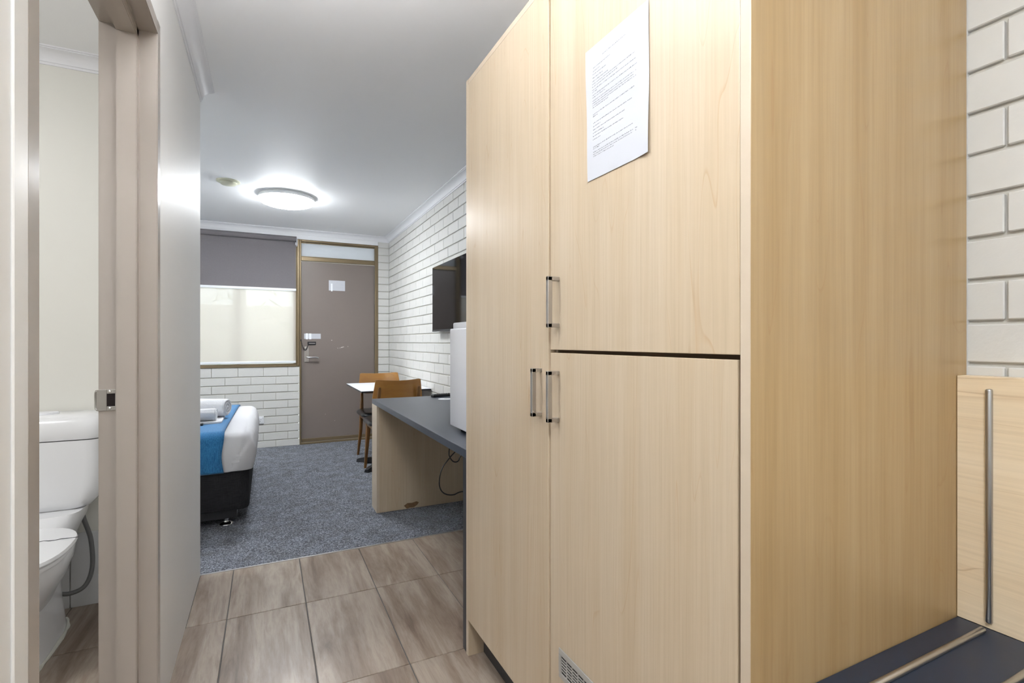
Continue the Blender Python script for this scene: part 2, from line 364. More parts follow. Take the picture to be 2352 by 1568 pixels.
# ---- left hall wall with the bathroom doorway in it
FY0, FY1, FZ = 0.887, 1.821, 2.084
bm = BM(); box(bm, XBATH, XL, -1.7, FY0 + 0.001, 0, ZCEIL); box(bm, XBATH, XL, FY1 - 0.001, YL, 0, ZCEIL); box(bm, XBATH, XL, FY0, FY1, FZ - 0.001, ZCEIL)
struct('wall_left', bm, 'wall', 'off-white painted hall wall around the bathroom doorway')
struct('trim_2', box(BM(), XL, XL + 0.004, 0.846, 0.889, 0, 2.12, 0.0015), 'caulk', 'strip of thick white paint beside the door frame')
# ---- bathroom shell
struct('wall_bathroom_far', box(BM(), -2.4, XBATH, YB, YL, 0, ZCEIL), 'bathwall', 'cream bathroom wall behind the toilet')
struct('wall_bathroom_left', box(BM(), -2.4, -2.3, 0.2, YB, 0, ZCEIL), 'bathwall')
struct('wall_bathroom_near', box(BM(), -2.3, XBATH, 0.2, 0.3, 0, ZCEIL), 'bathwall')
sk = sroot('baseboard_bathroom', 'low band of white wall tiles at the bathroom floor')
for x0, x1 in ((-2.3, -1.956), (-1.952, -1.556), (-1.552, -1.156), (-1.152, -0.757), (-0.753, XBATH)):
    obj('wall_tile', box(BM(), x0, x1, YB - 0.009, YB, 0.0, 0.316, 0.0012), 'skirt', sk)
# ---- back of the room behind the camera, bedroom side walls
struct('wall_back', box(BM(), -0.45, XR + 0.1, -1.8, -1.7, 0, ZCEIL), 'wall')
struct('wall_bedroom_left', box(BM(), -3.1, -3.0, 2.8, 6.2, 0, ZCEIL), 'wall')
struct('wall_bedroom_near', box(BM(), -3.0, -2.4, 2.776, YL, 0, ZCEIL), 'wall')
# ---- brick walls
brick_cache = {}
def brick_mesh(L, H, D, along):
    k = (round(L, 3), round(H, 3), round(D, 3), along)
    if k not in brick_cache:
        sx, sy = (L, D) if along == 'X' else (D, L)
        bm = box(BM(), -sx / 2, sx / 2, -sy / 2, sy / 2, -H / 2, H / 2, 0.0022)
        me = bpy.data.meshes.new('brick'); bm.to_mesh(me); bm.free(); me.materials.append(M['brick']); brick_cache[k] = me
    return brick_cache[k]
def brick(parent, L, H, D, along, c):
    o = bpy.data.objects.new('brick', brick_mesh(L, H, D, along)); COL.objects.link(o); o.parent = parent
    o.location = Vector(c) + Vector((random.uniform(-.0008, .0008) if along == 'Y' else 0, random.uniform(-.0008, .0008) if along == 'X' else 0, random.uniform(-.0006, .0006)))
    return o
CP = 0.086                                                     # course height
wall_right = struct('wall_right', box(BM(), XR + 0.009, XR + 0.11, -1.8, 6.2, 0, ZCEIL), 'mortar', 'cream painted brick wall on the right')
rest = BM()
def course_y(y0, y1, zline, z1max, phase, seen, gap):
    """one run of bricks along Y between y0 and y1 whose lower edge is at zline"""
    z0 = max(zline, 0.0); z1 = min(zline + CP - 0.009, z1max)
    if z1 - z0 < 0.012: return
    k = math.floor((y0 - phase) / 0.24)
    while phase + k * 0.24 < y1:
        a, b = max(y0, phase + k * 0.24 + gap / 2), min(y1, phase + (k + 1) * 0.24 - gap / 2); k += 1
        if b - a < 0.012: continue
        if seen(a, b, z0, z1): brick(wall_right, b - a, z1 - z0, 0.016, 'Y', (XR + 0.008, (a + b) / 2, (z0 + z1) / 2))
        else: box(rest, XR, XR + 0.016, a, b, z0, z1)
ZW = ZCEIL - COR + 0.004
for k in range(-13, 17):                                       # far run: from the wardrobe to the window wall
    course_y(1.74, YF, 0.8731 + CP * k, ZW + 0.02, 5.90 - (0.12 if k % 2 else 0.0), lambda a, b, z0, z1: b > 3.42 and z1 > 0.70 and not (3.2 < a and b < 4.2 and z0 > 1.26 and z1 < 1.74), 0.0048)
for k in range(-13, 16):                                       # near run: above the kitchenette
    course_y(-1.7, YC0 + 0.006, 1.0992 + CP * k, ZW + 0.02, 0.4655 - (0.0 if k % 2 else 0.12), lambda a, b, z0, z1: b > 0.38 and z1 > 1.07, 0.0048)
for k in range(-13, 17): course_y(YC0, 1.738, 0.8731 + CP * k, ZW + 0.02, 1.7, lambda *a: False, 0.0035)
ro = obj('hidden_bricks', rest, 'brick', wall_right); ro['kind'] = 'stuff'
# far wall: bricks under the window, pilaster beside the door
WX0, WX1, BT = -1.75, 0.329, 0.866
bm = BM(); box(bm, -3.0, WX1 - 0.012, YF + 0.009, YF + 0.11, 0, BT - 0.004); box(bm, 1.186, XR + 0.02, YF + 0.009, YF + 0.11, 0, ZCEIL)
box(bm, -3.0, WX0, YF + 0.009, YF + 0.11, BT - 0.004, ZCEIL)
wall_far = struct('wall_far', bm, 'mortar', 'painted brick wall around the window and the entry door')
for k in range(-1, 9):
    z0 = max(0.003, 0.0794 + CP * k); z1 = min(0.0794 + CP * (k + 1) - 0.009, BT); e = WX1; first = True
    if k == 8: z1 = BT
    while e > -3.0:
        L = 0.1155 if (first and k % 2 == 0) else 0.2352
        a = max(e - L, -3.0)
        if e - a > 0.02: brick(wall_far, e - a, z1 - z0, 0.016, 'X', ((a + e) / 2, YF + 0.008, (z0 + z1) / 2))
        e = a - 0.0048; first = False
for k in range(-11, 18):
    z0 = max(0.003, 0.8731 + CP * k); z1 = min(0.8731 + CP * (k + 1) - 0.009, ZW + 0.01)
    if z1 - z0 > 0.015: brick(wall_far, 0.128, z1 - z0, 0.016, 'X', (1.2475, YF + 0.008, (z0 + z1) / 2))
# ---- cornices (small cove with a bead at either edge)
def cove(n=8):
    c = COR; pts = [(0.0, 0.0), (0.0, -c), (0.005, -c), (0.006, -c + 0.010)]
    for k in range(n + 1):
        a = math.radians(90 * k / n); R = c - 0.019
        pts.append((c - 0.011 - R * math.cos(a) + 0.003, -c + 0.011 + R * math.sin(a) - 0.003 + 0.002))
    pts += [(c - 0.008, -0.006), (c, -0.005), (c, 0.0)]
    return pts
CV = cove()
def cornice(name, axis, a0, a1, at, sgn, label):
    poly = [(at + sgn * u, ZCEIL + w) for u, w in CV]
    return struct(name, prism(BM(), poly, axis, a0, a1), 'cornice', label, smooth=True)
cornice('trim_3', 'Y', -1.7, YL, XL, 1, 'white cornice above the left hall wall')
cornice('trim_4', 'Y', -1.7, YF, XR, -1, 'white cornice above the right brick wall')
cornice('trim_5', 'X', -3.0, XR, YF, -1, 'white cornice above the window and the entry door')
cornice('trim_6', 'X', -2.3, XBATH, YB, -1, 'white cornice above the bathroom wall')
struct('trim_7', box(BM(), -3.0, 1.181, YF - 0.012, YF + 0.06, 2.268, ZCEIL - COR + 0.004, 0.002), 'cornice', 'flat white board between the cornice and the window frame')
# ---- bathroom door frame (pressed metal, double rebate)
d2 = sroot('door_2', 'taupe painted metal door frame of the bathroom', (XL, 1.35, 0))
def jamb(sy): return [(-0.286, sy(0.040)), (-0.286, sy(0.0)), (-0.331, sy(0.0)), (-0.331, sy(-0.0255)), (-0.380, sy(-0.0255)), (-0.380, sy(0.0)), (-0.4244, sy(0.0)), (-0.4244, sy(0.040))]
def bevelled(bm, off=0.0022):
    bmesh.ops.bevel(bm, geom=[e for e in bm.edges if e.calc_length() > 0.3], offset=off, segments=2, affect='EDGES'); return bm
obj('jamb', bevelled(prism(BM(), jamb(lambda t: 1.781 + t), 'Z', 0.0, FZ)), 'frame', d2, smooth=True)
obj('jamb', bevelled(prism(BM(), jamb(lambda t: 0.927 - t), 'Z', 0.0, FZ)), 'frame', d2, smooth=True)
obj('head', bevelled(prism(BM(), [(x, z) for x, z in jamb(lambda t: 2.042 + t)], 'Y', 0.920, 1.788)), 'frame', d2, smooth=True)
# strike plate with latch hole and two screws
bm = BM()
for x0, x1, z0, z1 in ((-0.4285, -0.405, 0.946, 1.006), (-0.405, -0.3815, 0.994, 1.006), (-0.405, -0.3815, 0.946, 0.958), (-0.386, -0.3815, 0.958, 0.994)):
    box(bm, x0, x1, 1.7785, 1.7815, z0, z1, 0.0006)
sp = obj('strike_plate', bm, 'steel', d2); sp['label'] = 'worn metal strike plate'
bm = BM(); tube(bm, smoothpath([(-0.428, 1.780, 0.949), (-0.431, 1.782, 0.956), (-0.4315, 1.784, 0.976), (-0.431, 1.782, 0.996), (-0.428, 1.780, 1.003)], 4), 0.003, 6); obj('strike_lip', bm, 'chrome', sp, smooth=True)
obj('latch_hole', box(BM(), -0.405, -0.386, 1.7795, 1.7812, 0.958, 0.994), 'void', sp)
for z in (1.000, 0.952):
    bm = BM(); lathe(bm, [(0.0, -0.0012), (0.0022, -0.0012), (0.0036, 0.0), (0.0036, 0.002)], (-0.3975, 1.7785, z), 14, 'Y'); obj('screw', bm, 'chrome', sp, smooth=True)

# ---- entry door with bronze frame and transom light
d1 = sroot('door_1', 'taupe entry door in a bronze aluminium frame', (0.74, YF, 0))
FB, FF = YF + 0.075, YF - 0.004
def fr(x0, x1, z0, z1, y0=FF, y1=FB, b=0.003): return box(BM(), x0, x1, y0, y1, z0, z1, b)
obj('frame_jamb', fr(0.331, 0.347, 0.0, 2.268), 'bronze', d1); obj('frame_jamb', fr(1.146, 1.184, 0.0, 2.268), 'bronze', d1)
obj('frame_head', fr(0.347, 1.146, 2.246, 2.268), 'bronze', d1); obj('transom_rail', fr(0.347, 1.146, 2.036, 2.080), 'bronze', d1)
bm = BM(); box(bm, 0.300, 0.331, FF - 0.004, FB, BT + 0.0, 2.268, 0.003); box(bm, 0.306, 0.325, FF - 0.012, FF, BT + 0.01, 2.262, 0.003); obj('mullion', bm, 'bronze', d1)
obj('threshold', fr(0.347, 1.146, 0.0, 0.022, FF - 0.006), 'bronze', d1)
bm = BM(); box(bm, 0.347, 1.146, YF + 0.035, YF + 0.06, 2.080, 2.092); box(bm, 0.347, 1.146, YF + 0.035, YF + 0.06, 2.236, 2.246); obj('glazing_bead', bm, 'bronze', d1)
tp = obj('transom_pane', box(BM(), 0.347, 1.146, YF + 0.044, YF + 0.050, 2.088, 2.240), 'frost', d1); tp['label'] = 'frosted transom pane'
leaf = obj('door_leaf', box(BM(), 0.350, 1.143, YF + 0.022, YF + 0.060, 0.026, 2.030, 0.002), 'doorleaf', d1)
obj('bottom_seal', box(BM(), 0.352, 1.141, YF + 0.012, YF + 0.022, 0.028, 0.062, 0.002), 'bronze', leaf)
LY = YF + 0.022
hp = obj('lock_plate', box(BM(), 0.381, 0.424, LY - 0.006, LY, 0.912, 1.082, 0.0025, 2), 'chrome', leaf); hp['label'] = 'satin metal lock plate'
bm = BM(); lathe(bm, [(0.0, -0.012), (0.012, -0.012), (0.012, 0.0)], (0.402, LY - 0.006, 0.966), 16, 'Y')
tube(bm, smoothpath([(0.402, LY - 0.01, 0.966), (0.402, LY - 0.045, 0.966), (0.415, LY - 0.056, 0.966), (0.48, LY - 0.058, 0.966), (0.512, LY - 0.056, 0.963), (0.522, LY - 0.045, 0.955), (0.522, LY - 0.03, 0.952)], 5), 0.0095, 10)
obj('lever_handle', bm, 'chrome', leaf, smooth=True)
bm = BM(); box(bm, 0.412, 0.500, LY - 0.008, LY, 1.103, 1.140, 0.003, 2); cg = obj('chain_guide', bm, 'black', leaf)
obj('chain_slot', box(BM(), 0.428, 0.492, LY - 0.0095, LY - 0.0075, 1.117, 1.125, 0.0005), 'steel', leaf)
bm = BM()
path = smoothpath([(0.343, LY - 0.022, 1.152), (0.352, LY - 0.02, 1.12), (0.368, LY - 0.016, 1.07), (0.386, LY - 0.014, 1.047), (0.400, LY - 0.014, 1.056), (0.412, LY - 0.014, 1.085), (0.420, LY - 0.012, 1.115)], 4)
for i, p in enumerate(path[:-1]):
    d = (path[i + 1] - p).normalized(); s = Vector((0, 1, 0)) if i % 2 else d.cross(Vector((0, 1, 0))).normalized()
    tube(bm, [p + d * (0.007 * math.cos(a)) + s * (0.0042 * math.sin(a)) for a in (2 * math.pi * k / 10 for k in range(10))], 0.0018, 5, True)
box(bm, 0.338, 0.348, LY - 0.03, LY - 0.018, 1.142, 1.165, 0.002)
obj('door_chain', bm, 'black', leaf, smooth=True)
bm = BM()
for x, z, s in ((0.735, 1.065, .004), (0.757, 1.067, .004), (0.767, 1.071, .003), (0.777, 1.074, .007), (0.787, 1.077, .006), (0.797, 1.079, .005), (0.845, 1.084, .004), (0.668, 1.155, .005), (0.60, 0.32, .003), (0.70, 0.24, .003)):
    box(bm, x - s, x + s, LY - 0.0006, LY, z - s * 0.6, z + s * 0.6)
o = obj('paint_chips', bm, 'fleck', leaf); o['label'] = 'small pale chips in the paint'

# ---- window with bronze frame, glass and diamond security mesh
w1 = sroot('window_1', 'wide bronze framed window beside the entry door', (-0.72, YF, BT))
obj('window_sill', fr(WX0, 0.300, BT + 0.0, BT + 0.034, FF - 0.006), 'bronze', w1)
obj('window_head', fr(WX0, 0.300, 2.240, 2.268), 'bronze', w1); obj('window_jamb', fr(WX0, WX0 + 0.035, BT + 0.034, 2.240), 'bronze', w1)
obj('window_stile', fr(-0.745, -0.700, BT + 0.034, 2.240, YF + 0.03), 'bronze', w1)
obj('window_jamb', fr(0.268, 0.300, BT + 0.034, 2.240, YF + 0.0), 'bronze', w1)
obj('window_pane', box(BM(), WX0 + 0.03, -0.74, YF + 0.052, YF + 0.057, BT + 0.03, 2.245), 'glass', w1)
obj('window_pane', box(BM(), -0.705, 0.302, YF + 0.052, YF + 0.057, BT + 0.03, 2.245), 'glass', w1)
bm = BM(); z0, z1 = BT + 0.03, 2.245; a0, a1 = -0.70, -0.27; p = 0.075
for k in range(-20, 34):
    for sg in (1, -1):
        s = a0 + k * p
        pts = []
        for z in (z0, z1):
            pts.append([s + sg * (z - (z0 if sg > 0 else z0)) * 0.8, z])
        (xa, za), (xb, zb) = pts
        if sg < 0: xa += 1.1; xb += 1.1
        t0, t1 = 0.0, 1.0; dx = xb - xa
        for lim, lo in ((a0, True), (a1, False)):
            t = (lim - xa) / dx
            if (dx > 0) == lo: t0 = max(t0, t)
            else: t1 = min(t1, t)
        if t1 - t0 > 0.01: tube(bm, [(xa + dx * t, YF + 0.085, za + (zb - za) * t) for t in (t0, t1)], 0.0022, 4)
box(bm, a1 - 0.02, a1 + 0.02, YF + 0.075, YF + 0.095, z0, z1)
o = obj('security_mesh', bm, 'alu', w1); o['label'] = 'diamond security mesh behind the blind'; o['kind'] = 'stuff'
# ---- outside the window
struct('ground', box(BM(), -6, 6, 6.14, 14, -0.12, -0.02), 'paving')
struct('wall_outside', box(BM(), -6, 6, 9.6, 9.8, -0.1, 1.75), 'outwall')
struct('wall_veranda', box(BM(), -0.42, -0.26, 8.0, 8.16, -0.1, 2.6), 'outwall')
bm = BM()
for i in range(260):
    c = Vector((random.uniform(-2.6, 0.5), 8.9 + random.uniform(-.3, .3), random.uniform(0.0, 2.2)))
    R = Matrix.Rotation(random.uniform(0, 6.28), 3, 'Z') @ Matrix.Rotation(random.uniform(-1, 1), 3, 'X')
    s = random.uniform(.10, .18)
    vs = [bm.verts.new(c + R @ Vector(q) * s) for q in ((-.5, 0, 0), (0, -.15, .3), (.5, 0, .9), (.15, .15, .3))]; bm.faces.new(vs)
o = obj('hedge', bm, 'leaf'); o['kind'] = 'stuff'; tag(o, 'green hedge leaves outside the window', 'hedge')

# ================================================================== WARDROBE
wd = thing('tall_cupboard', 'tall pale maple cupboard with three doors and bar handles', 'cupboard', ((XC + XR) / 2, (YC0 + YC1) / 2, 0))
T = 0.018
YD0, YD1 = 0.546, 1.708                                        # door range
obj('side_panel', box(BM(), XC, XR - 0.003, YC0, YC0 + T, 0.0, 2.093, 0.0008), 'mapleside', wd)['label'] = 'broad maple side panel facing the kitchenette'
obj('side_panel', box(BM(), XC, XR - 0.003, YC1 - T - 0.002, YC1, 0.0, 2.093, 0.0008), 'maple', wd)
obj('top_panel', box(BM(), XC, XR - 0.003, YC0 + T, YC1 - T - 0.002, 2.074, 2.093, 0.0008), 'mapleedge', wd)
bm = BM(); box(bm, XC + 0.024, XR - 0.004, YC0 + T, YC1 - T - 0.002, 0.136, 0.152); box(bm, XR - 0.012, XR - 0.004, YC0 + T, YC1 - T - 0.002, 0.152, 2.074)
box(bm, XC + 0.024, XR - 0.012, YC0 + T, 1.116, 1.108, 1.124)
obj('carcass', bm, 'gap', wd)
obj('divider', box(BM(), XC + 0.0185, XR - 0.012, 1.116, 1.132, 0.152, 2.074), 'mapleedge', wd)
obj('kickboard', box(BM(), XC + 0.060, XC + 0.076, YC0 + T, YC1 - T - 0.002, 0.0, 0.135), 'kick', wd)
# edge bands on the front edges
obj('edge_band', box(BM(), XC - 0.0012, XC, YC0, YC0 + T, 0.0, 2.093, 0.0005), 'mapleedge', wd)
obj('edge_band', box(BM(), XC - 0.0012, XC, YC1 - T - 0.002, YC1, 0.0, 2.093, 0.0005), 'mapleedge', wd)
def handle(parent, yb, yw, z0, z1):
    """square-section bar handle: grip stands off the door, two short posts"""
    s = 0.0105; off = 0.034
    y0 = yb - s / 2; bm = BM()
    box(bm, XC - off, XC - off + s * 1.2, y0, y0 + s, z0, z1, 0.0012, 2)
    box(bm, XC - off, XC - 0.0005, y0, y0 + s, z1 - s, z1, 0.0010)
    box(bm, XC - off, XC - 0.0005, y0, y0 + s, z0, z0 + s, 0.0010)
    return obj('handle', bm, 'steel', parent)
def door(y0, y1, z0, z1, proud, hz, hy):
    d = obj('door', box(BM(), XC - proud, XC + 0.018, y0, y1, z0, z1, 0.0008), 'maple', wd)
    handle(d, hy, 0, *hz); return d
doorA = door(1.1262, 1.7085, 0.136, 2.068, 0.0042, (0.944, 1.071), 1.166)
doorB = door(0.5455, 1.1235, 1.1205, 2.068, 0.0, (1.176, 1.303), 1.083)
doorC = door(0.5500, 1.1235, 0.136, 1.1125, 0.0, (0.940, 1.068), 1.084)
# ventilation grille in the foot of the lower door
vg = obj('vent_grille', box(BM(), XC - 0.0012, XC + 0.0, 0.865, 1.071, 0.313, 0.373), 'void', doorC); vg['label'] = 'grey slotted vent grille'
bm = BM()
for a in (box(bm, XC - 0.004, XC - 0.001, 0.858, 1.077, 0.364, 0.379, 0.0006), box(bm, XC - 0.004, XC - 0.001, 0.858, 1.077, 0.307, 0.321, 0.0006), box(bm, XC - 0.004, XC - 0.001, 1.066, 1.077, 0.321, 0.364), box(bm, XC - 0.004, XC - 0.001, 0.858, 0.870, 0.321, 0.364)): pass
for k in range(1, 8): yy = 1.066 - k * 0.0245; box(bm, XC - 0.0035, XC - 0.001, yy - 0.0015, yy + 0.0015, 0.321, 0.364)
for k in range(1, 6): zz = 0.321 + k * 0.043 / 6; box(bm, XC - 0.0033, XC - 0.001, 0.870, 1.066, zz - 0.0011, zz + 0.0011)
obj('grille_bars', bm, 'grille', wd)
# ---- the typed notice on the upper door
pn = thing('paper_notice', 'white typed notice sheet stuck on the upper cupboard door', 'paper', (XC - 0.002, 0.855, 1.504))
F_, CY, CH = 1156.05, math.radians(26.018), 1.1414
def on_cupboard(px, py):
    l, v = (px - 1176) / F_, (784.2 - py) / F_
    k = XC / (math.sin(CY) + l * math.cos(CY)); return ((math.cos(CY) - l * math.sin(CY)) * k, CH + v * k)
bm = BM(); NX, NZ = 12, 16; V = []
Ya, Za, Yb_, Zb, Yc, Zc, Yd, Zd = 0.963, 1.802, 0.954, 1.504, 0.748, 1.503, 0.751, 1.797
def sheetpt(u, v, off=0.0):
    y = (1 - u) * ((1 - v) * Ya + v * Yb_) + u * ((1 - v) * Yd + v * Yc); z = (1 - u) * ((1 - v) * Za + v * Zb) + u * ((1 - v) * Zd + v * Zc)
    curl = 0.0012 + 0.006 * max(0, u - 0.8) * max(0, v - 0.3) * 5 + 0.0008 * math.sin(v * 9)
    return Vector((XC - curl - off, y, z))
for th in (0.0, -0.0003):
    V.append([[bm.verts.new(sheetpt(i / NX, j / NZ, -th)) for j in range(NZ + 1)] for i in range(NX + 1)])
for i in range(NX):
    for j in range(NZ):
        for s in (0, 1):
            q = [V[s][i][j], V[s][i + 1][j], V[s][i + 1][j + 1], V[s][i][j + 1]]; bm.faces.new(q if s else q[::-1])
for i in range(NX):
    for j in (0, NZ): bm.faces.new((V[0][i][j], V[0][i + 1][j], V[1][i + 1][j], V[1][i][j]))
for j in range(NZ):
    for i in (0, NX): bm.faces.new((V[0][i][j], V[0][i][j + 1], V[1][i][j + 1], V[1][i][j]))
obj('sheet', bm, 'paper', pn, smooth=True)
LINES = [((238, 455), (432, 290)), ((162, 575), (300, 460)), ((160, 605), (215, 560)), ((158, 632), (268, 545)), ((158, 660), (240, 597)), ((155, 690), (283, 590)), ((153, 715), (512, 432)), ((153, 738), (362, 570)), ((153, 762), (518, 482)), ((153, 780), (190, 752)), ((153, 805), (522, 528)), ((153, 825), (258, 747)), ((153, 852), (520, 582)), ((153, 872), (495, 622)), ((153, 890), (516, 628)), ((153, 908), (283, 815)), ((155, 965), (500, 720)), ((155, 982), (192, 955)), ((157, 1037), (480, 820)), ((157, 1065), (215, 1025)), ((157, 1093), (420, 920)), ((157, 1120), (245, 1065)), ((157, 1147), (410, 988)), ((157, 1175), (222, 1135)), ((160, 1238), (493, 1032)), ((160, 1252), (214, 1220)), ((162, 1280), (532, 1062)), ((162, 1298), (523, 1088)), ((162, 1315), (335, 1218))]
bm = BM(); rt = random.Random(3)
def mark(bm, p, q, x):
    """a tiny printed stroke (flat quad on the sheet) from (y,z) p to q"""
    (ya, za), (yb, zb) = p, q
    vs = [bm.verts.new((x, ya, za)), bm.verts.new((x, yb, za)), bm.verts.new((x, yb, zb)), bm.verts.new((x, ya, zb))]; bm.faces.new(vs)
for (a, b) in LINES:
    ya, za = on_cupboard(1320 + a[0] * .2743, a[1] * .2743); yb, zb = on_cupboard(1320 + b[0] * .2743, b[1] * .2743)
    L = ya - yb; s = 0.0; wl = rt.randint(2, 8)
    while s < L:
        if wl == 0: s += 0.0012; wl = rt.randint(2, 9); continue
        t = s / L; y = ya - s; z = za + (zb - za) * t - 0.0008
        vv = min(1, max(0, (1.80 - z) / 0.297)); uu = (0.958 - y) / 0.207
        x = sheetpt(uu, vv).x - 0.0004
        h = 0.0016 if rt.random() < 0.7 else 0.0023
        lo = -0.0007 if rt.random() < 0.08 else 0
        mark(bm, (y, z + lo), (y - 0.0005, z + h), x)
        if rt.random() < 0.8: mark(bm, (y - 0.0005, z + (0 if rt.random() < .5 else h - 0.0005)), (y - 0.0010, z + (0.0005 if rt.random() < .5 else h)), x)
        if rt.random() < 0.5: mark(bm, (y - 0.0010, z), (y - 0.0014, z + 0.0015), x)
        s += 0.0018; wl -= 1
obj('typed_lines', bm, 'ink', pn)

# ================================================================== KITCHENETTE (lower right)
ZB = 0.5815; XS = 1.267
kb = thing('kitchen_bench', 'low kitchenette bench with dark navy top beside the cupboard', 'bench', (0.98, -0.3, 0))
obj('bench_top', box(BM(), 0.70, XS, -1.2, YC0 - 0.001, ZB - 0.034, ZB, 0.0015), 'bench', kb)
for y0, y1 in ((-1.18, -0.62), (-0.61, -0.05), (-0.04, 0.52)):
    obj('bench_door', box(BM(), 0.728, 0.746, y0, y1, 0.11, ZB - 0.038, 0.001), 'maple', kb)
bm = BM(); box(bm, 0.746, XR - 0.004, -1.19, YC0 - 0.003, 0.10, ZB - 0.034); box(bm, 0.79, XR - 0.004, -1.19, YC0 - 0.003, 0.0, 0.10); obj('bench_body', bm, 'mapleh', kb)
def rod(p, q, parent, r=0.0058):
    P, Q = Vector(p), Vector(q); d = (Q - P).normalized(); e = 0.003
    return obj('rod', tube(BM(), [P, P + d * e * 0.4, P + d * e, Q - d * e, Q - d * e * 0.4, Q], [r * .6, r * .9, r, r, r * .9, r * .6], 14), 'rod', parent, smooth=True)
for yy in (0.475, 0.381, 0.287): rod((0.80, yy, ZB + 0.0032), (1.246, yy, ZB + 0.0032), kb)
sb = thing('splashback', 'maple splashback panel with a steel rod against the brick wall', 'splashback', (1.285, -0.3, ZB))
obj('panel', box(BM(), XS, XR - 0.001, -1.2, YC0 - 0.001, ZB, 1.0722, 0.0008), 'mapleh', sb)
rod((XS - 0.0032, 0.473, 0.594), (XS - 0.0032, 0.473, 1.049), sb)

# ================================================================== DESK
dk = thing('desk', 'long desk with charcoal top between the cupboard and the dining table', 'desk', (0.98, 2.64, 0))
ZD = 0.745; YD = 3.556
obj('desk_top', box(BM(), XC - 0.002, XR - 0.003, YC1 + 0.001, YD, ZD - 0.032, ZD, 0.002, 2), 'desktop', dk)
obj('end_panel', box(BM(), XC - 0.001, XR - 0.003, YC1 + 0.001, YC1 + 0.034, 0.004, ZD - 0.032, 0.001), 'kick', dk)['label'] = 'dark panel against the cupboard'
gp = obj('side_panel', box(BM(), XC + 0.014, XR - 0.003, 3.388, 3.406, 0.004, ZD - 0.032, 0.0008), 'maple', dk)
obj('front_panel', box(BM(), XC - 0.002, XC + 0.014, 3.388, YD - 0.002, 0.004, ZD - 0.032, 0.0008), 'mapleedge', dk)
obj('side_panel', box(BM(), XC + 0.014, XR - 0.003, YD - 0.020, YD - 0.002, 0.004, ZD - 0.032, 0.0008), 'maple', dk)
bm = BM(); pts = [(0.838, .030), (0.862, .045), (0.895, .043), (0.925, .049), (0.942, .040), (0.930, .024), (0.905, .010), (0.880, .012), (0.858, .008)]
vs = [bm.verts.new((x, 3.3874, z - .002)) for x, z in pts]; bm.faces.new(vs); o = obj('chipped_patch', bm, 'chip', gp); o['label'] = 'brown chipped patch in the laminate'
# cable under the desk
def on_y(px, py, Y):
    l, v = (px - 1176) / F_, (784.2 - py) / F_
    k = Y / (math.cos(CY) - l * math.sin(CY)); return Vector(((math.sin(CY) + l * math.cos(CY)) * k, Y, CH + v * k))
bm = BM()
c1 = [Vector((0.99, 2.5, 0.71)), Vector((0.95, 2.5, 0.62))] + [on_y(x, y, 2.5) for x, y in ((1042, 1041), (1030, 1055), (1018, 1071), (1011, 1090), (1009, 1112), (1014, 1127), (1025, 1135), (1042, 1136), (1060, 1129))] + [Vector((1.02, 2.46, 0.36)), Vector((1.16, 2.45, 0.42)), Vector((1.305, 2.45, 0.47))]
tube(bm, smoothpath(c1, 5), 0.0032, 8)
c2 = [Vector((0.852, 2.45, 0.714))] + [on_y(x, y, 2.45) for x, y in ((1031.5, 1037), (1033, 1049), (1039, 1058), (1046, 1061), (1053, 1058), (1057, 1049))] + [Vector((0.935, 2.45, 0.60)), Vector((0.99, 2.5, 0.71))]
tube(bm, smoothpath(c2, 5), 0.0032, 8)
tag(rebase(obj('power_cable', bm, 'black', smooth=True)), 'looped black power cable hanging under the desk', 'cable')
# small white fridge
fg = thing('mini_fridge', 'white mini fridge standing on the desk beside the cupboard', 'fridge', (0.98, 1.97, ZD))
FY0_, FY1_ = 1.755, 2.196
obj('cabinet', box(BM(), 0.808, 1.235, FY0_, FY1_, ZD + 0.014, 1.196, 0.005, 2), 'fridge', fg, smooth=True)
obj('fridge_door', box(BM(), 0.755, 0.803, FY0_, FY1_, ZD + 0.014, 1.199, 0.006, 3), 'fridge', fg, smooth=True)
obj('top_cover', box(BM(), 0.762, 1.23, FY0_ + 0.006, FY1_ - 0.022, 1.196, 1.226, 0.006, 2), 'fridge', fg, smooth=True)
for x in (0.79, 1.19):
    for y in (FY0_ + 0.07, 2.110): bm = BM(); lathe(bm, [(0.011, 0), (0.013, 0.002), (0.013, 0.016)], (x, y, ZD), 12); obj('foot', bm, 'black', fg, smooth=True)
# remote control and disc on the desk
rc = thing('remote_control', 'black remote control lying on the desk near the table', 'remote control', (1.155, 3.50, ZD))
box_ = BM(); box(box_, -0.095, 0.095, -0.022, 0.022, 0.0, 0.016, 0.005, 3); ro_ = obj('body', box_, 'black', rc, smooth=True, local=True)
for i in range(9):
    for j in range(3):
        bm = BM(); box(bm, -0.08 + i * 0.019 - 0.006, -0.08 + i * 0.019 + 0.006, -0.0145 + j * 0.0125, -0.0145 + j * 0.0125 + 0.007, 0.0155, 0.0185, 0.0008); obj('button', bm, 'kick', ro_, local=True)
rc.rotation_euler = (0, 0, math.radians(14))
bm = BM(); lathe(bm, [(0.011, 0.0), (0.048, 0.0), (0.050, 0.001), (0.048, 0.002), (0.011, 0.002), (0.011, 0.0)], (1.108, 3.318, ZD), 40)
tag(rebase(obj('disc', bm, 'white', smooth=True)), 'white round disc with a centre hole on the desk', 'disc')
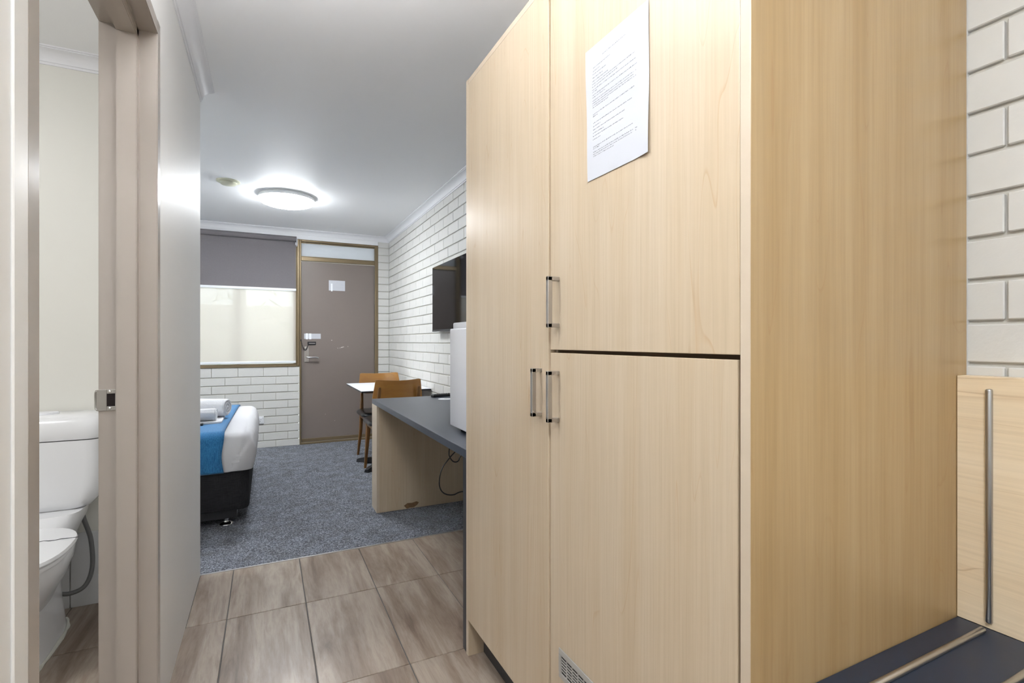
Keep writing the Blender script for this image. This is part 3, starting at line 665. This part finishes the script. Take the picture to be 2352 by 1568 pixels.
# television on the brick wall
tv = thing('television', 'flat black television mounted on the right brick wall', 'television', (XR, 3.60, 1.225))
TY0, TY1, TZ0, TZ1, TXF = 3.128, 4.083, 1.223, 1.760, 1.250
obj('casing', box(BM(), TXF + 0.004, TXF + 0.034, TY0, TY1, TZ0, TZ1, 0.003), 'black', tv)
obj('screen', box(BM(), TXF, TXF + 0.0045, TY0 + 0.003, TY1 - 0.003, TZ0 + 0.014, TZ1 - 0.003, 0.0008), 'screen', tv)
obj('bottom_bezel', box(BM(), TXF - 0.001, TXF + 0.004, TY0, TY1, TZ0, TZ0 + 0.014, 0.001), 'kick', tv)
obj('wall_bracket', box(BM(), TXF + 0.034, XR - 0.002, 3.42, 3.80, 1.36, 1.62, 0.002), 'black', tv)

# ================================================================== DINING TABLE AND CHAIRS
tb = thing('dining_table', 'small white topped table with black pedestal against the brick wall', 'table', (1.01, 4.75, 0))
TBZ = 0.728
obj('table_top', box(BM(), 0.709, 1.306, 4.300, 5.170, TBZ - 0.003, TBZ, 0.0008), 'tabletop', tb)
obj('edge', box(BM(), 0.710, 1.305, 4.301, 5.169, TBZ - 0.016, TBZ - 0.003, 0.0008), 'black', tb)
bm = BM(); lathe(bm, [(0.032, 0.045), (0.032, TBZ - 0.03)], (1.01, 4.705, 0), 20); obj('column', bm, 'black', tb, smooth=True)
obj('mounting_plate', box(BM(), 0.86, 1.16, 4.555, 4.855, TBZ - 0.032, TBZ - 0.016, 0.003), 'black', tb)
for sx in (-1, 1):
    for sy in (-1, 1):
        bm = BM(); d = Vector((sx, sy, 0)).normalized(); n = Vector((-d.y, d.x, 0)); C = Vector((1.01, 4.705, 0)); rr = []
        for t, w, h0, h1 in ((0.0, 0.034, 0.012, 0.075), (0.16, 0.030, 0.012, 0.060), (0.295, 0.026, 0.004, 0.040), (0.325, 0.022, 0.004, 0.030)):
            rr.append([C + d * t + n * w + Vector((0, 0, h0)), C + d * t - n * w + Vector((0, 0, h0)), C + d * t - n * w * .7 + Vector((0, 0, h1)), C + d * t + n * w * .7 + Vector((0, 0, h1))])
        loft(bm, rr); obj('base_arm', bm, 'black', tb)
def chair(name, label, loc, rz):
    c = thing(name, label, 'chair', loc, 'timber chairs at the small table')
    # seat pad: rounded cushion
    rings = []
    for z, g in ((0.425, 0.93), (0.432, 0.985), (0.445, 1.0), (0.458, 0.985), (0.466, 0.94), (0.470, 0.80), (0.471, 0.4)):
        rings.append([Vector((x * g, y * g, z)) for x, y in rrect(-0.235, 0.235, -0.205, 0.225, 0.09, 7)])
    obj('seat', loft(BM(), rings), 'vinyl', c, smooth=True, local=True)
    bm = BM()
    for z, w in ((0.385, 0), (0.425, 0)): pass
    box(bm, -0.195, 0.195, 0.165, 0.185, 0.385, 0.426, 0.002); box(bm, -0.195, 0.195, -0.185, -0.165, 0.385, 0.426, 0.002)
    box(bm, -0.195, -0.175, -0.165, 0.165, 0.385, 0.426, 0.002); box(bm, 0.175, 0.195, -0.165, 0.165, 0.385, 0.426, 0.002)
    obj('seat_rail', bm, 'chairleg', c, local=True)
    def leg(p, q, w0, w1):
        P, Q = Vector(p), Vector(q); rr = []
        for t in (0.0, 0.5, 1.0):
            w = w0 + (w1 - w0) * t; C = P.lerp(Q, t); rr.append([C + Vector((x, y, 0)) for x, y in rrect(-w, w, -w, w, w * .5, 3)])
        return loft(BM(), rr)
    for s in (-1, 1):
        obj('leg', leg((s * 0.205, 0.205, 0), (s * 0.175, 0.165, 0.43), 0.011, 0.018), 'chairleg', c, smooth=True, local=True)
        # rear leg runs on upwards as the back post
        bm = BM(); rr = []
        for x, y, z, w, d in ((0.205, -0.225, 0, .011, .013), (0.185, -0.190, 0.25, .015, .018), (0.178, -0.182, 0.43, .017, .020), (0.172, -0.200, 0.56, .015, .016), (0.167, -0.232, 0.70, .012, .012), (0.166, -0.246, 0.748, .011, .010), (0.166, -0.249, 0.760, .007, .006)):
            rr.append([Vector((s * x + a, y + b, z)) for a, b in rrect(-w, w, -d, d, min(w, d) * .5, 3)])
        obj('leg', loft(bm, rr), 'chairleg', c, smooth=True, local=True)
    # curved plywood backrest
    bm = BM(); NXX, NZZ = 20, 8; S = [[], []]
    for k, off in enumerate((0.0, 0.013)):
        for i in range(NXX + 1):
            col = []; u = -1 + 2 * i / NXX
            for j in range(NZZ + 1):
                t = j / NZZ; hw = 0.212 - 0.022 * t
                zb_ = 0.615 + 0.045 * max(0, abs(u) - 0.55) ** 2 / 0.2; zt = 0.812 + 0.010 * (u * u) - 0.006 * max(0, abs(u) - 0.93) / 0.07
                z = zb_ + (zt - zb_) * t
                y = -0.250 - (z - 0.70) * 0.20 + 0.045 * u * u + 0.028
                col.append(bm.verts.new((u * hw, y + off - 0.006, z)))
            S[k].append(col)
    for i in range(NXX):
        for j in range(NZZ):
            a = S[0]; bm.faces.new((a[i][j], a[i + 1][j], a[i + 1][j + 1], a[i][j + 1])); a = S[1]; bm.faces.new((a[i][j + 1], a[i + 1][j + 1], a[i + 1][j], a[i][j]))
        for j in (0, NZZ): bm.faces.new((S[0][i][j], S[0][i + 1][j], S[1][i + 1][j], S[1][i][j]))
    for j in range(NZZ):
        for i in (0, NXX): bm.faces.new((S[0][i][j], S[0][i][j + 1], S[1][i][j + 1], S[1][i][j]))
    bmesh.ops.recalc_face_normals(bm, faces=bm.faces[:])
    obj('backrest', bm, 'chairwood', c, smooth=True, local=True)
    c.rotation_euler = (0, 0, rz)
    return c
chair('dining_chair', 'timber chair with black seat, its back to the desk', (1.005, 4.450, 0.003), 0.0)
chair('dining_chair', 'timber chair with black seat on the door side of the table', (1.035, 5.010, 0.003), math.pi)

# ================================================================== BED
bd = thing('bed', 'bed with white sheet on a charcoal upholstered base, foot towards the hall', 'bed', (-1.1, 4.26, 0))
BX0, BX1, BY0, BY1 = -2.15, -0.095, 3.515, 5.03
rings = []
for z, g in ((0.108, 0.012), (0.112, 0.004), (0.125, 0.0), (0.335, 0.0), (0.349, 0.004), (0.354, 0.014)):
    rings.append([Vector((x, y, z)) for x, y in rrect(BX0 + g, BX1 - g, BY0 + g, BY1 - g, 0.055 - g, 8)])
obj('base', loft(BM(), rings), 'bedbase', bd, smooth=True)
obj('underlay', box(BM(), BX0 + 0.05, BX1 - 0.07, BY0 + 0.05, BY1 - 0.05, 0.050, 0.108), 'black', bd)
for x in (-0.225, -1.9):
    for y in (3.605, 4.94):
        bm = BM(); lathe(bm, [(0.0, 0.003), (0.036, 0.003), (0.039, 0.007), (0.036, 0.012), (0.016, 0.020), (0.012, 0.030), (0.015, 0.040), (0.011, 0.050), (0.011, 0.110)], (x, y, 0), 20); obj('foot', bm, 'chrome', bd, smooth=True)
# mattress in a tucked sheet: rings run from the tucked lower edge over the shoulder to the top
MX0, MX1, MY0, MY1, MZ0, MZ1 = -2.13, -0.062, 3.492, 5.02, 0.352, 0.582
def sheet_pt(px, py, nx, ny, z, out):
    p = Vector((px, py, z))
    n = noise.noise(Vector((px * 5, py * 5, z * 7))) * 0.006 + noise.noise(Vector((px * 14, py * 14, z * 5))) * 0.0025
    # the folded corner at the near foot end: a diagonal pleat
    if ny < -0.25 and px > -0.30 and z < 0.56 and out > 0.7:
        ln = (px + 0.205) - (z - 0.36) * 0.62             # pleat line leaning towards the corner
        n += (0.018 / (1 + math.exp(-ln * 220)) * math.exp(-max(0, ln) * 9) - 0.016 * math.exp(-(ln / 0.008) ** 2)) * min(1, (0.56 - z) / 0.12) * min(1, (px + 0.30) / 0.05) * min(1, (-ny - 0.25) / 0.4)
    if nx > 0.35: n += 0.004 * math.sin(py * 46 + z * 30) * (1 - abs(z - 0.47) / 0.12 if abs(z - 0.47) < 0.12 else 0)
    return p + Vector((nx, ny, 0.35)) * n * out
outl = []
R = 0.085
segs = []
def lin(a, b, n): return [Vector(a).lerp(Vector(b), k / n) for k in range(n)]
x0, x1, y0, y1 = MX0, MX1, MY0, MY1
per = []
for P, Q, nrm, n in (((x0 + R, y0), (x1 - R, y0), (0, -1), 90),):
    per += [(p, Vector(nrm)) for p in lin(P, Q, n)]
def arc(cx, cy, a0, n=14): return [(Vector((cx + R * math.cos(a), cy + R * math.sin(a))), Vector((math.cos(a), math.sin(a)))) for a in (math.radians(a0 + 90 * k / n) for k in range(n))]
per += arc(x1 - R, y0 + R, -90)
per += [(p, Vector((1, 0))) for p in lin((x1, y0 + R), (x1, y1 - R), 60)]
per += arc(x1 - R, y1 - R, 0)
per += [(p, Vector((0, 1))) for p in lin((x1 - R, y1), (x0 + R, y1), 30)]
per += arc(x0 + R, y1 - R, 90)
per += [(p, Vector((-1, 0))) for p in lin((x0, y1 - R), (x0, y0 + R), 20)]
per += arc(x0 + R, y0 + R, 180)
prof = [(-0.030, 0.350, .3), (-0.012, 0.348, .8)]
for k in range(14): t = k / 13; prof.append((-0.008 + 0.012 * math.sin(math.pi * t * 0.9), 0.352 + t * 0.165, 1.0))
RS = 0.062
for k in range(1, 9): a = math.radians(90 * k / 8); prof.append((-0.006 - RS + RS * math.cos(a), 0.518 + RS * math.sin(a), 1.0 - 0.5 * k / 8))
prof += [(-0.11, 0.582, .4), (-0.2, 0.584, .3), (-0.4, 0.586, .2), (-0.72, 0.586, .1)]
rings = []
for g, z, out in prof:
    ring = []
    for p, n in per:
        q = p + n * max(g, -0.078)
        if g < -0.078:                                     # the flat top closes towards the middle of the bed
            cc = Vector(((x0 + x1) / 2, (y0 + y1) / 2)); q = cc + (q - cc) * (1 - (-0.078 - g) / 0.70)
        ring.append(sheet_pt(q.x, q.y, n.x, n.y, z, out))
    rings.append(ring)
obj('sheet', loft(BM(), rings), 'sheet', bd, smooth=True)
# blue bed runner: follows the bed profile, hangs down at the near and far side
rn = BM(); prof_r = []
for g, z, out in prof[2:]:
    prof_r.append((MY0 - g, z))
prof_r = [(p[0], p[1] + 0.0) for p in prof_r if p[0] < 4.0]
near = [(MY0 + 0.006, 0.341)] + [(y - 0.0085, z + 0.005 if z > 0.51 else z) for y, z in prof_r]
far = [(MY0 + MY1 - y, z) for y, z in reversed(near)]
line = near + far
RXL, NXR = -0.95, 26; Vv = []
for i in range(NXR + 1):
    t = i / NXR; col = []
    for m, (y, z) in enumerate(line):
        xr = -0.235 + 0.025 * (y - 3.5) / 1.5 + 0.006 * math.sin(z * 25)
        x = RXL + (xr - RXL) * t
        w = 0.0025 * math.sin(x * 38) * (1 if z < 0.5 else 0.3) + noise.noise(Vector((x * 9, y * 4, z * 6))) * 0.002
        col.append(rn.verts.new((x, y + (w if y > 4.2 else -w) * (1 if z < .52 else 0), z + 0.006 + (w * .5 if z > .55 else 0))))
    Vv.append(col)
for i in range(NXR):
    for j in range(len(line) - 1): rn.faces.new((Vv[i][j], Vv[i + 1][j], Vv[i + 1][j + 1], Vv[i][j + 1]))
bmesh.ops.recalc_face_normals(rn, faces=rn.faces[:])
ro2 = obj('bed_runner', rn, 'runner', smooth=True); md = ro2.modifiers.new('thick', 'SOLIDIFY'); md.thickness = 0.004; md.offset = 1.0
tag(rebase(ro2), 'blue woven bed runner draped over the white sheet', 'bed runner')
# towels on the runner
ZT = 0.600
def towel_roll(name, label, c, L, r, rz, turns=3.2):
    t = thing(name, label, 'towel', c, 'white towels on the bed')
    n = 40; rings = []
    for k, (x, g) in enumerate(((0.0, .93), (0.006, .98), (0.02, 1.0), (L * .5, 1.03), (L - .02, 1.0), (L, .95))):
        rings.append([Vector((-x, g * r * math.cos(2 * math.pi * i / n) * (1 + 0.02 * math.sin(3 * i)), r + g * r * .97 * math.sin(2 * math.pi * i / n) + 0.003 * math.sin(i * 1.1 + x * 9))) for i in range(n)])
    bm = loft(BM(), rings); obj('rolled_cloth', bm, 'towel', t, smooth=True, local=True)
    bm = BM(); m = 110; pts = []
    for i in range(m):
        a = 2 * math.pi * turns * i / m; rr = r * (0.08 + 0.86 * i / m)
        pts.append((0.0035, rr * math.cos(a), r + rr * math.sin(a)))
    tube(bm, pts, r * 0.105, 6); obj('spiral_edge', bm, 'towel', t, smooth=True, local=True)
    t.rotation_euler = (0, 0, rz); return t
bm = BM(); rings = []
for z, g in ((0.0, 0.004), (0.003, 0.0), (0.013, 0.0), (0.016, 0.004)):
    rings.append([Vector((x, y, ZT + z + 0.004 * noise.noise(Vector((x * 8, y * 8, 0))))) for x, y in rrect(-0.80 + g, -0.265 - g, 3.83 + g, 4.28 - g, 0.03, 5)])
loft(bm, rings)
tag(rebase(obj('folded_towel', bm, 'towel', smooth=True)), 'thin folded white towel under the rolled towels on the bed', 'towel', 'white towels on the bed')
towel_roll('rolled_towel', 'small tightly rolled white towel showing its spiral end', (-0.305, 3.885, ZT + 0.017), 0.42, 0.040, math.radians(-4))
towel_roll('rolled_towel', 'larger rolled white towel lying behind the small roll', (-0.250, 4.050, ZT + 0.017), 0.55, 0.062, math.radians(-24), 2.6)
bm = BM(); box(bm, -0.47, -0.365, 3.775, 3.815, ZT, ZT + 0.014, 0.005, 3); ti = thing('remote_control', 'small black remote tucked in front of the towels on the bed', 'remote control', (-0.42, 3.79, ZT))
o = obj('body', bm, 'black', ti, smooth=True); bm = BM(); box(bm, -0.425, -0.375, 3.783, 3.807, ZT + 0.0135, ZT + 0.0155, 0.001); obj('face_plate', bm, 'steel', ti)

# ================================================================== BLINDS
bl = thing('roller_blind', 'grey blockout roller blind, half lowered over the window', 'blind', (-0.72, 5.96, 1.70))
BLX0, BLX1 = -1.72, 0.295
bm = BM(); lathe(bm, [(0.0, BLX0), (0.028, BLX0), (0.028, BLX1), (0.0, BLX1)], (0, 5.962, 2.256), 24, 'X'); obj('roller', bm, 'blockout', bl, smooth=True)
obj('cloth', box(BM(), BLX0, BLX1 - 0.004, 5.984, 5.9855, 1.716, 2.258), 'blockout', bl)
obj('bottom_rail', box(BM(), BLX0, BLX1 - 0.002, 5.977, 5.991, 1.692, 1.718, 0.004, 2), 'whiterail', bl, smooth=True)
bm = BM(); box(bm, 0.2955, 0.304, 5.945, 6.012, 2.180, 2.284, 0.003); lathe(bm, [(0.012, 0.291), (0.016, 0.288), (0.016, 0.283), (0.0, 0.283)], (0, 5.962, 2.205), 14, 'X'); obj('bracket', bm, 'white', bl)
b2 = thing('sunscreen_blind', 'white light-filtering blind covering the lower window', 'blind', (-0.72, 6.0, 0.9))
bm = BM(); lathe(bm, [(0.0, BLX0), (0.013, BLX0), (0.013, 0.284), (0.0, 0.284)], (0, 6.003, 2.205), 20, 'X'); obj('roller', bm, 'whiterail', b2, smooth=True)
bm = BM(); vs = [bm.verts.new(p) for p in ((BLX0, 6.0, 0.914), (0.290, 6.0, 0.914), (0.290, 6.0, 2.2), (BLX0, 6.0, 2.2))]; bm.faces.new(vs); obj('cloth', bm, 'sheer', b2)
obj('bottom_rail', box(BM(), BLX0, 0.291, 5.993, 6.007, 0.905, 0.931, 0.004, 2), 'whiterail', b2, smooth=True)

# ================================================================== CEILING FITTINGS AND ADDED FILL LIGHTS
def oyster(name, label, x, y, r, mat, group=None):
    t = thing(name, label, 'ceiling light', (x, y, ZCEIL - 0.085), group)
    bm = BM(); lathe(bm, [(r * .93, ZCEIL), (r * .95, ZCEIL - 0.004), (r * .985, ZCEIL - 0.020), (r * 1.0, ZCEIL - 0.036), (r * .93, ZCEIL - 0.036)], (x, y, 0), 56); obj('mounting_base', bm, 'lampring', t, smooth=True)
    prof = [(r * .93, ZCEIL - 0.035)] + [(r * .99 * math.cos(math.radians(a)), ZCEIL - 0.037 - 0.055 * math.sin(math.radians(a))) for a in range(0, 90, 9)] + [(0.0, ZCEIL - 0.092)]
    bm = BM(); lathe(bm, prof, (x, y, 0), 56); obj('diffuser', bm, mat, t, smooth=True)
    return t
oyster('ceiling_light', 'glowing round ceiling light in the bedroom', 0.155, 4.66, 0.222, 'lampbed')
oyster('ceiling_light', 'unseen round fill light added over the kitchenette behind the camera', -0.08, -0.42, 0.18, 'fillkit')  # unseen fitting, added to brighten the kitchenette end
oyster('ceiling_light', 'unseen round fill light added in the bathroom', -1.35, 1.45, 0.16, 'fillbath')  # added out of view to light the bathroom
gl = thing('fill_uplight', 'white bowl uplight added out of view to fill the hall ceiling', 'fill light', (-0.09, 0.94, 1.870))  # added unseen uplight, stands in for a flash bounced off the ceiling
UX, UY = -0.09, 0.94
bm = BM(); lathe(bm, [(0.045, ZCEIL), (0.045, ZCEIL - 0.02), (0.006, ZCEIL - 0.03), (0.006, 1.930)], (UX, UY, 0), 20); obj('stem', bm, 'lampring', gl, smooth=True)
bm = BM(); lathe(bm, [(0.0, 1.870), (0.06, 1.875), (0.12, 1.900), (0.165, 1.945), (0.185, 2.000), (0.181, 2.000), (0.160, 1.948), (0.117, 1.905), (0.058, 1.881), (0.0, 1.876)], (UX, UY, 0), 40); obj('bowl', bm, 'lampring', gl, smooth=True)
bm = BM(); lathe(bm, [(0.0, 1.955), (0.10, 1.955), (0.155, 1.965), (0.150, 1.972), (0.0, 1.976)], (UX, UY, 0), 40); obj('light_disc', bm, 'fillhall', gl, smooth=True)
wlp = thing('fill_wall_light', 'white uplight added out of view by the bed to fill the bedroom ceiling', 'wall lamp', (-2.90, 4.26, 1.50))  # added out of view, lifts the bedroom ceiling from the left
obj('wall_plate', box(BM(), -3.0, -2.985, 4.21, 4.31, 1.52, 1.66, 0.004), 'lampring', wlp)
obj('arm', box(BM(), -2.985, -2.86, 4.252, 4.268, 1.56, 1.58, 0.002), 'lampring', wlp)
bm = BM(); lathe(bm, [(0.07, 1.50), (0.11, 1.66), (0.107, 1.66), (0.067, 1.50)], (-2.82, 4.26, 0), 32); obj('shade', bm, 'lampring', wlp, smooth=True)
bm = BM(); lathe(bm, [(0.0, 1.585), (0.072, 1.585), (0.076, 1.592), (0.0, 1.596)], (-2.82, 4.26, 0), 32); obj('light_disc', bm, 'fillwall', wlp, smooth=True)
sd = thing('smoke_detector', 'small round yellowed smoke detector on the ceiling', 'smoke detector', (-0.262, 4.42, ZCEIL - 0.03))
bm = BM(); lathe(bm, [(0.082, ZCEIL), (0.082, ZCEIL - 0.006), (0.074, ZCEIL - 0.011), (0.0, ZCEIL - 0.011)], (-0.262, 4.42, 0), 36); obj('base_plate', bm, 'beige', sd, smooth=True)
bm = BM(); lathe(bm, [(0.058, ZCEIL - 0.010), (0.060, ZCEIL - 0.018), (0.050, ZCEIL - 0.027), (0.0, ZCEIL - 0.029)], (-0.262, 4.42, 0), 36); obj('cover', bm, 'beige', sd, smooth=True)

# ================================================================== SMALL WALL ITEMS
ol = thing('power_outlet', 'white power outlet on the brick wall under the window', 'power outlet', (-0.085, YF, 0.262))
obj('cover_plate', box(BM(), -0.146, -0.024, YF - 0.011, YF + 0.004, 0.262, 0.339, 0.003, 2), 'white', ol, smooth=True)
for cx in (-0.060, -0.112):
    for dx, dz, rx in ((-0.009, 0.008, .6), (0.009, 0.008, -.6), (0.0, -0.010, 0)):
        bm = BM(); box(bm, cx + dx - 0.0016, cx + dx + 0.0016, YF - 0.0116, YF - 0.010, 0.299 + dz - 0.005, 0.299 + dz + 0.005); obj('pin_slot', bm, 'void', ol)
for x in (-0.136, -0.034): obj('rocker', box(BM(), x - 0.005, x + 0.005, YF - 0.014, YF - 0.010, 0.318, 0.332, 0.001), 'white', ol)
PY = LY
def notice(name, label, x0, x1, z0, z1, rows, mat, extra=None):
    t = thing(name, label, 'paper', ((x0 + x1) / 2, PY, z0))
    obj('sheet', box(BM(), x0, x1, PY - 0.0012, PY, z0, z1), 'paper', t)
    bm = BM(); r5 = random.Random(int(x0 * 1000))
    for a, b, z, h in rows:
        s = a
        while s < b:
            w = min(r5.uniform(.006, .016), b - s); box(bm, x0 + s, x0 + s + w, PY - 0.0015, PY - 0.0011, z0 + z, z0 + z + h); s += w + 0.003
    if extra: lathe(bm, [(0.0, -0.0016), (extra[2], -0.0016), (extra[2], -0.0011)], (x0 + extra[0], PY, z0 + extra[1]), 16, 'Y')
    obj('print', bm, mat, t)
    return t
n1 = notice('door_notice', 'white landscape notice taped high on the entry door', 0.637, 0.813, 1.720, 1.836, [(.072, .108, .084, .004), (.040, .160, .068, .003), (.036, .085, .054, .004), (.036, .158, .040, .003), (.036, .160, .030, .003), (.050, .125, .016, .004)], 'inklight', (.090, .096, .0075))
obj('tape', box(BM(), 0.660, 0.676, PY - 0.0022, PY - 0.0012, 1.712, 1.80), 'tape', n1)
n2 = notice('door_notice', 'small white label strip taped above the door lock', 0.377, 0.551, 1.171, 1.229, [(.04, .13, .030, .006), (.045, .125, .016, .004), (.05, .15, .046, .003)], 'inklight')
bm = BM(); box(bm, 0.394, 0.418, PY - 0.0024, PY - 0.0012, 1.166, 1.232); box(bm, 0.428, 0.452, PY - 0.0022, PY - 0.0012, 1.166, 1.231); obj('tape', bm, 'tape', n2)

# ================================================================== TOILET
to = thing('toilet', 'white toilet with cistern standing in the bathroom', 'toilet', (-0.83, 2.40, 0))
TC = -0.825
def sring(cx, y0, y1, hw, z, n=44, p=2.4, flat=0.0):
    """egg-like ring: y1 is the back (wall side), y0 the front"""
    out = []; cy, hy = (y0 + y1) / 2, (y1 - y0) / 2
    for k in range(n):
        a = 2 * math.pi * k / n; ca, sa = math.cos(a), math.sin(a)
        x = hw * math.copysign(abs(ca) ** (2 / p), ca); y = hy * math.copysign(abs(sa) ** (2 / p), sa)
        out.append(Vector((cx + x * (1 - 0.06 * (y0 + hy - (cy + y)) / hy * 0), cy + y, z)))
    return out
# pedestal
rings = [sring(TC, 2.16, 2.690, 0.116, 0.0, p=3.2), sring(TC, 2.165, 2.688, 0.113, 0.02, p=3.2), sring(TC, 2.19, 2.685, 0.102, 0.12, p=3.0), sring(TC, 2.20, 2.685, 0.100, 0.20, p=2.8), sring(TC, 2.16, 2.690, 0.112, 0.26, p=2.6)]
obj('pedestal', loft(BM(), rings), 'china', to, smooth=True)
rings = [sring(TC, 2.21, 2.62, 0.10, 0.175, p=2.4), sring(TC, 2.15, 2.60, 0.125, 0.225, p=2.3), sring(TC, 2.10, 2.60, 0.158, 0.285, p=2.3), sring(TC, 2.065, 2.60, 0.180, 0.345, p=2.3), sring(TC, 2.055, 2.60, 0.187, 0.385, p=2.3), sring(TC, 2.06, 2.60, 0.183, 0.392, p=2.3)]
obj('bowl', loft(BM(), rings), 'china', to, smooth=True)
rings = [sring(TC, 2.045, 2.475, 0.196, 0.392, p=2.5), sring(TC, 2.04, 2.478, 0.200, 0.398, p=2.5), sring(TC, 2.04, 2.478, 0.200, 0.408, p=2.5), sring(TC, 2.05, 2.470, 0.192, 0.412, p=2.5)]
obj('seat_ring', loft(BM(), rings), 'seatplastic', to, smooth=True)
rings = [sring(TC, 2.04, 2.510, 0.204, 0.412, p=2.6), sring(TC, 2.035, 2.515, 0.208, 0.418, p=2.6), sring(TC, 2.04, 2.512, 0.205, 0.428, p=2.6), sring(TC, 2.10, 2.47, 0.160, 0.434, p=2.5), sring(TC, 2.2, 2.40, 0.06, 0.435, p=2.2)]
ld = obj('seat_lid', loft(BM(), rings), 'seatplastic', to, smooth=True)
bm = BM(); prev = None
pts = [(-0.99 + 0.0165 * k, 2.325 + 0.006 * math.sin(k * 1.9) + 0.004 * math.sin(k * 4.1), 0.4352) for k in range(24)]
tube(bm, pts, [0.0006 + 0.0008 * abs(math.sin(k * 1.3)) for k in range(24)], 5); o = obj('crack', bm, 'kick', ld); o['label'] = 'thin dark crack across the lid'
for s in (-1, 1): obj('hinge', tube(BM(), [(TC + s * 0.075 - 0.02, 2.522, 0.414), (TC + s * 0.075 + 0.02, 2.522, 0.414)], 0.012, 12), 'seatplastic', to, smooth=True)
# shelf between bowl and cistern
rings = [sring(TC, 2.46, 2.755, 0.105, 0.25, p=4), sring(TC, 2.47, 2.755, 0.120, 0.36, p=4), sring(TC, 2.50, 2.755, 0.150, 0.43, p=4), sring(TC, 2.52, 2.755, 0.155, 0.462, p=4)]
obj('rear_shelf', loft(BM(), rings), 'china', to, smooth=True)
# cistern: rounded tank, narrower at its foot
rings = []
for z, g, f in ((0.455, 0.075, 0.03), (0.470, 0.040, 0.012), (0.500, 0.016, 0.004), (0.545, 0.004, 0.0), (0.60, 0.001, 0.0), (0.742, 0.0, 0.0)):
    rings.append([Vector((x, y, z)) for x, y in rrect(TC - 0.212 + g, TC + 0.212 - g, 2.592 + f, 2.768, 0.05, 8)])
ct = obj('cistern', loft(BM(), rings), 'china', to, smooth=True)
rings = []
for z, g in ((0.746, -0.002), (0.760, -0.006), (0.795, -0.006), (0.822, 0.002), (0.838, 0.016), (0.845, 0.040), (0.847, 0.075)):
    rings.append([Vector((x, y, z)) for x, y in rrect(TC - 0.212 + g, TC + 0.212 - g, 2.592 + g, 2.768 - max(0, g * .2), max(0.05 - g * 0.1, 0.012), 8)])
cl = obj('cistern_lid', loft(BM(), rings), 'china', to, smooth=True)
bm = BM(); rings = [[Vector((TC + 0.062 * math.cos(a) * g, 2.672 + 0.034 * math.sin(a) * g, z)) for a in (2 * math.pi * k / 32 for k in range(32))] for z, g in ((0.845, 1.0), (0.851, 1.0), (0.854, .93))]
obj('flush_button', loft(bm, rings), 'white', cl, smooth=True)
hs = [(-0.700, 2.690, 0.47), (-0.690, 2.690, 0.40), (-0.665, 2.685, 0.31), (-0.655, 2.665, 0.20), (-0.672, 2.640, 0.135), (-0.715, 2.62, 0.120), (-0.760, 2.61, 0.135), (-0.79, 2.61, 0.15)]
obj('water_hose', tube(BM(), smoothpath(hs, 6), 0.0085, 10), 'hose', to, smooth=True)
bm = BM(); base = sring(TC, 2.155, 2.694, 0.119, 0.003, 60, p=3.2); tube(bm, [p + Vector((0, 0, 0.001 * math.sin(i * 2.3))) for i, p in enumerate(base)], [0.0065 + 0.0022 * math.sin(i * 1.7) for i in range(60)], 6, True)
obj('floor_sealant', bm, 'sealant', to, smooth=True)
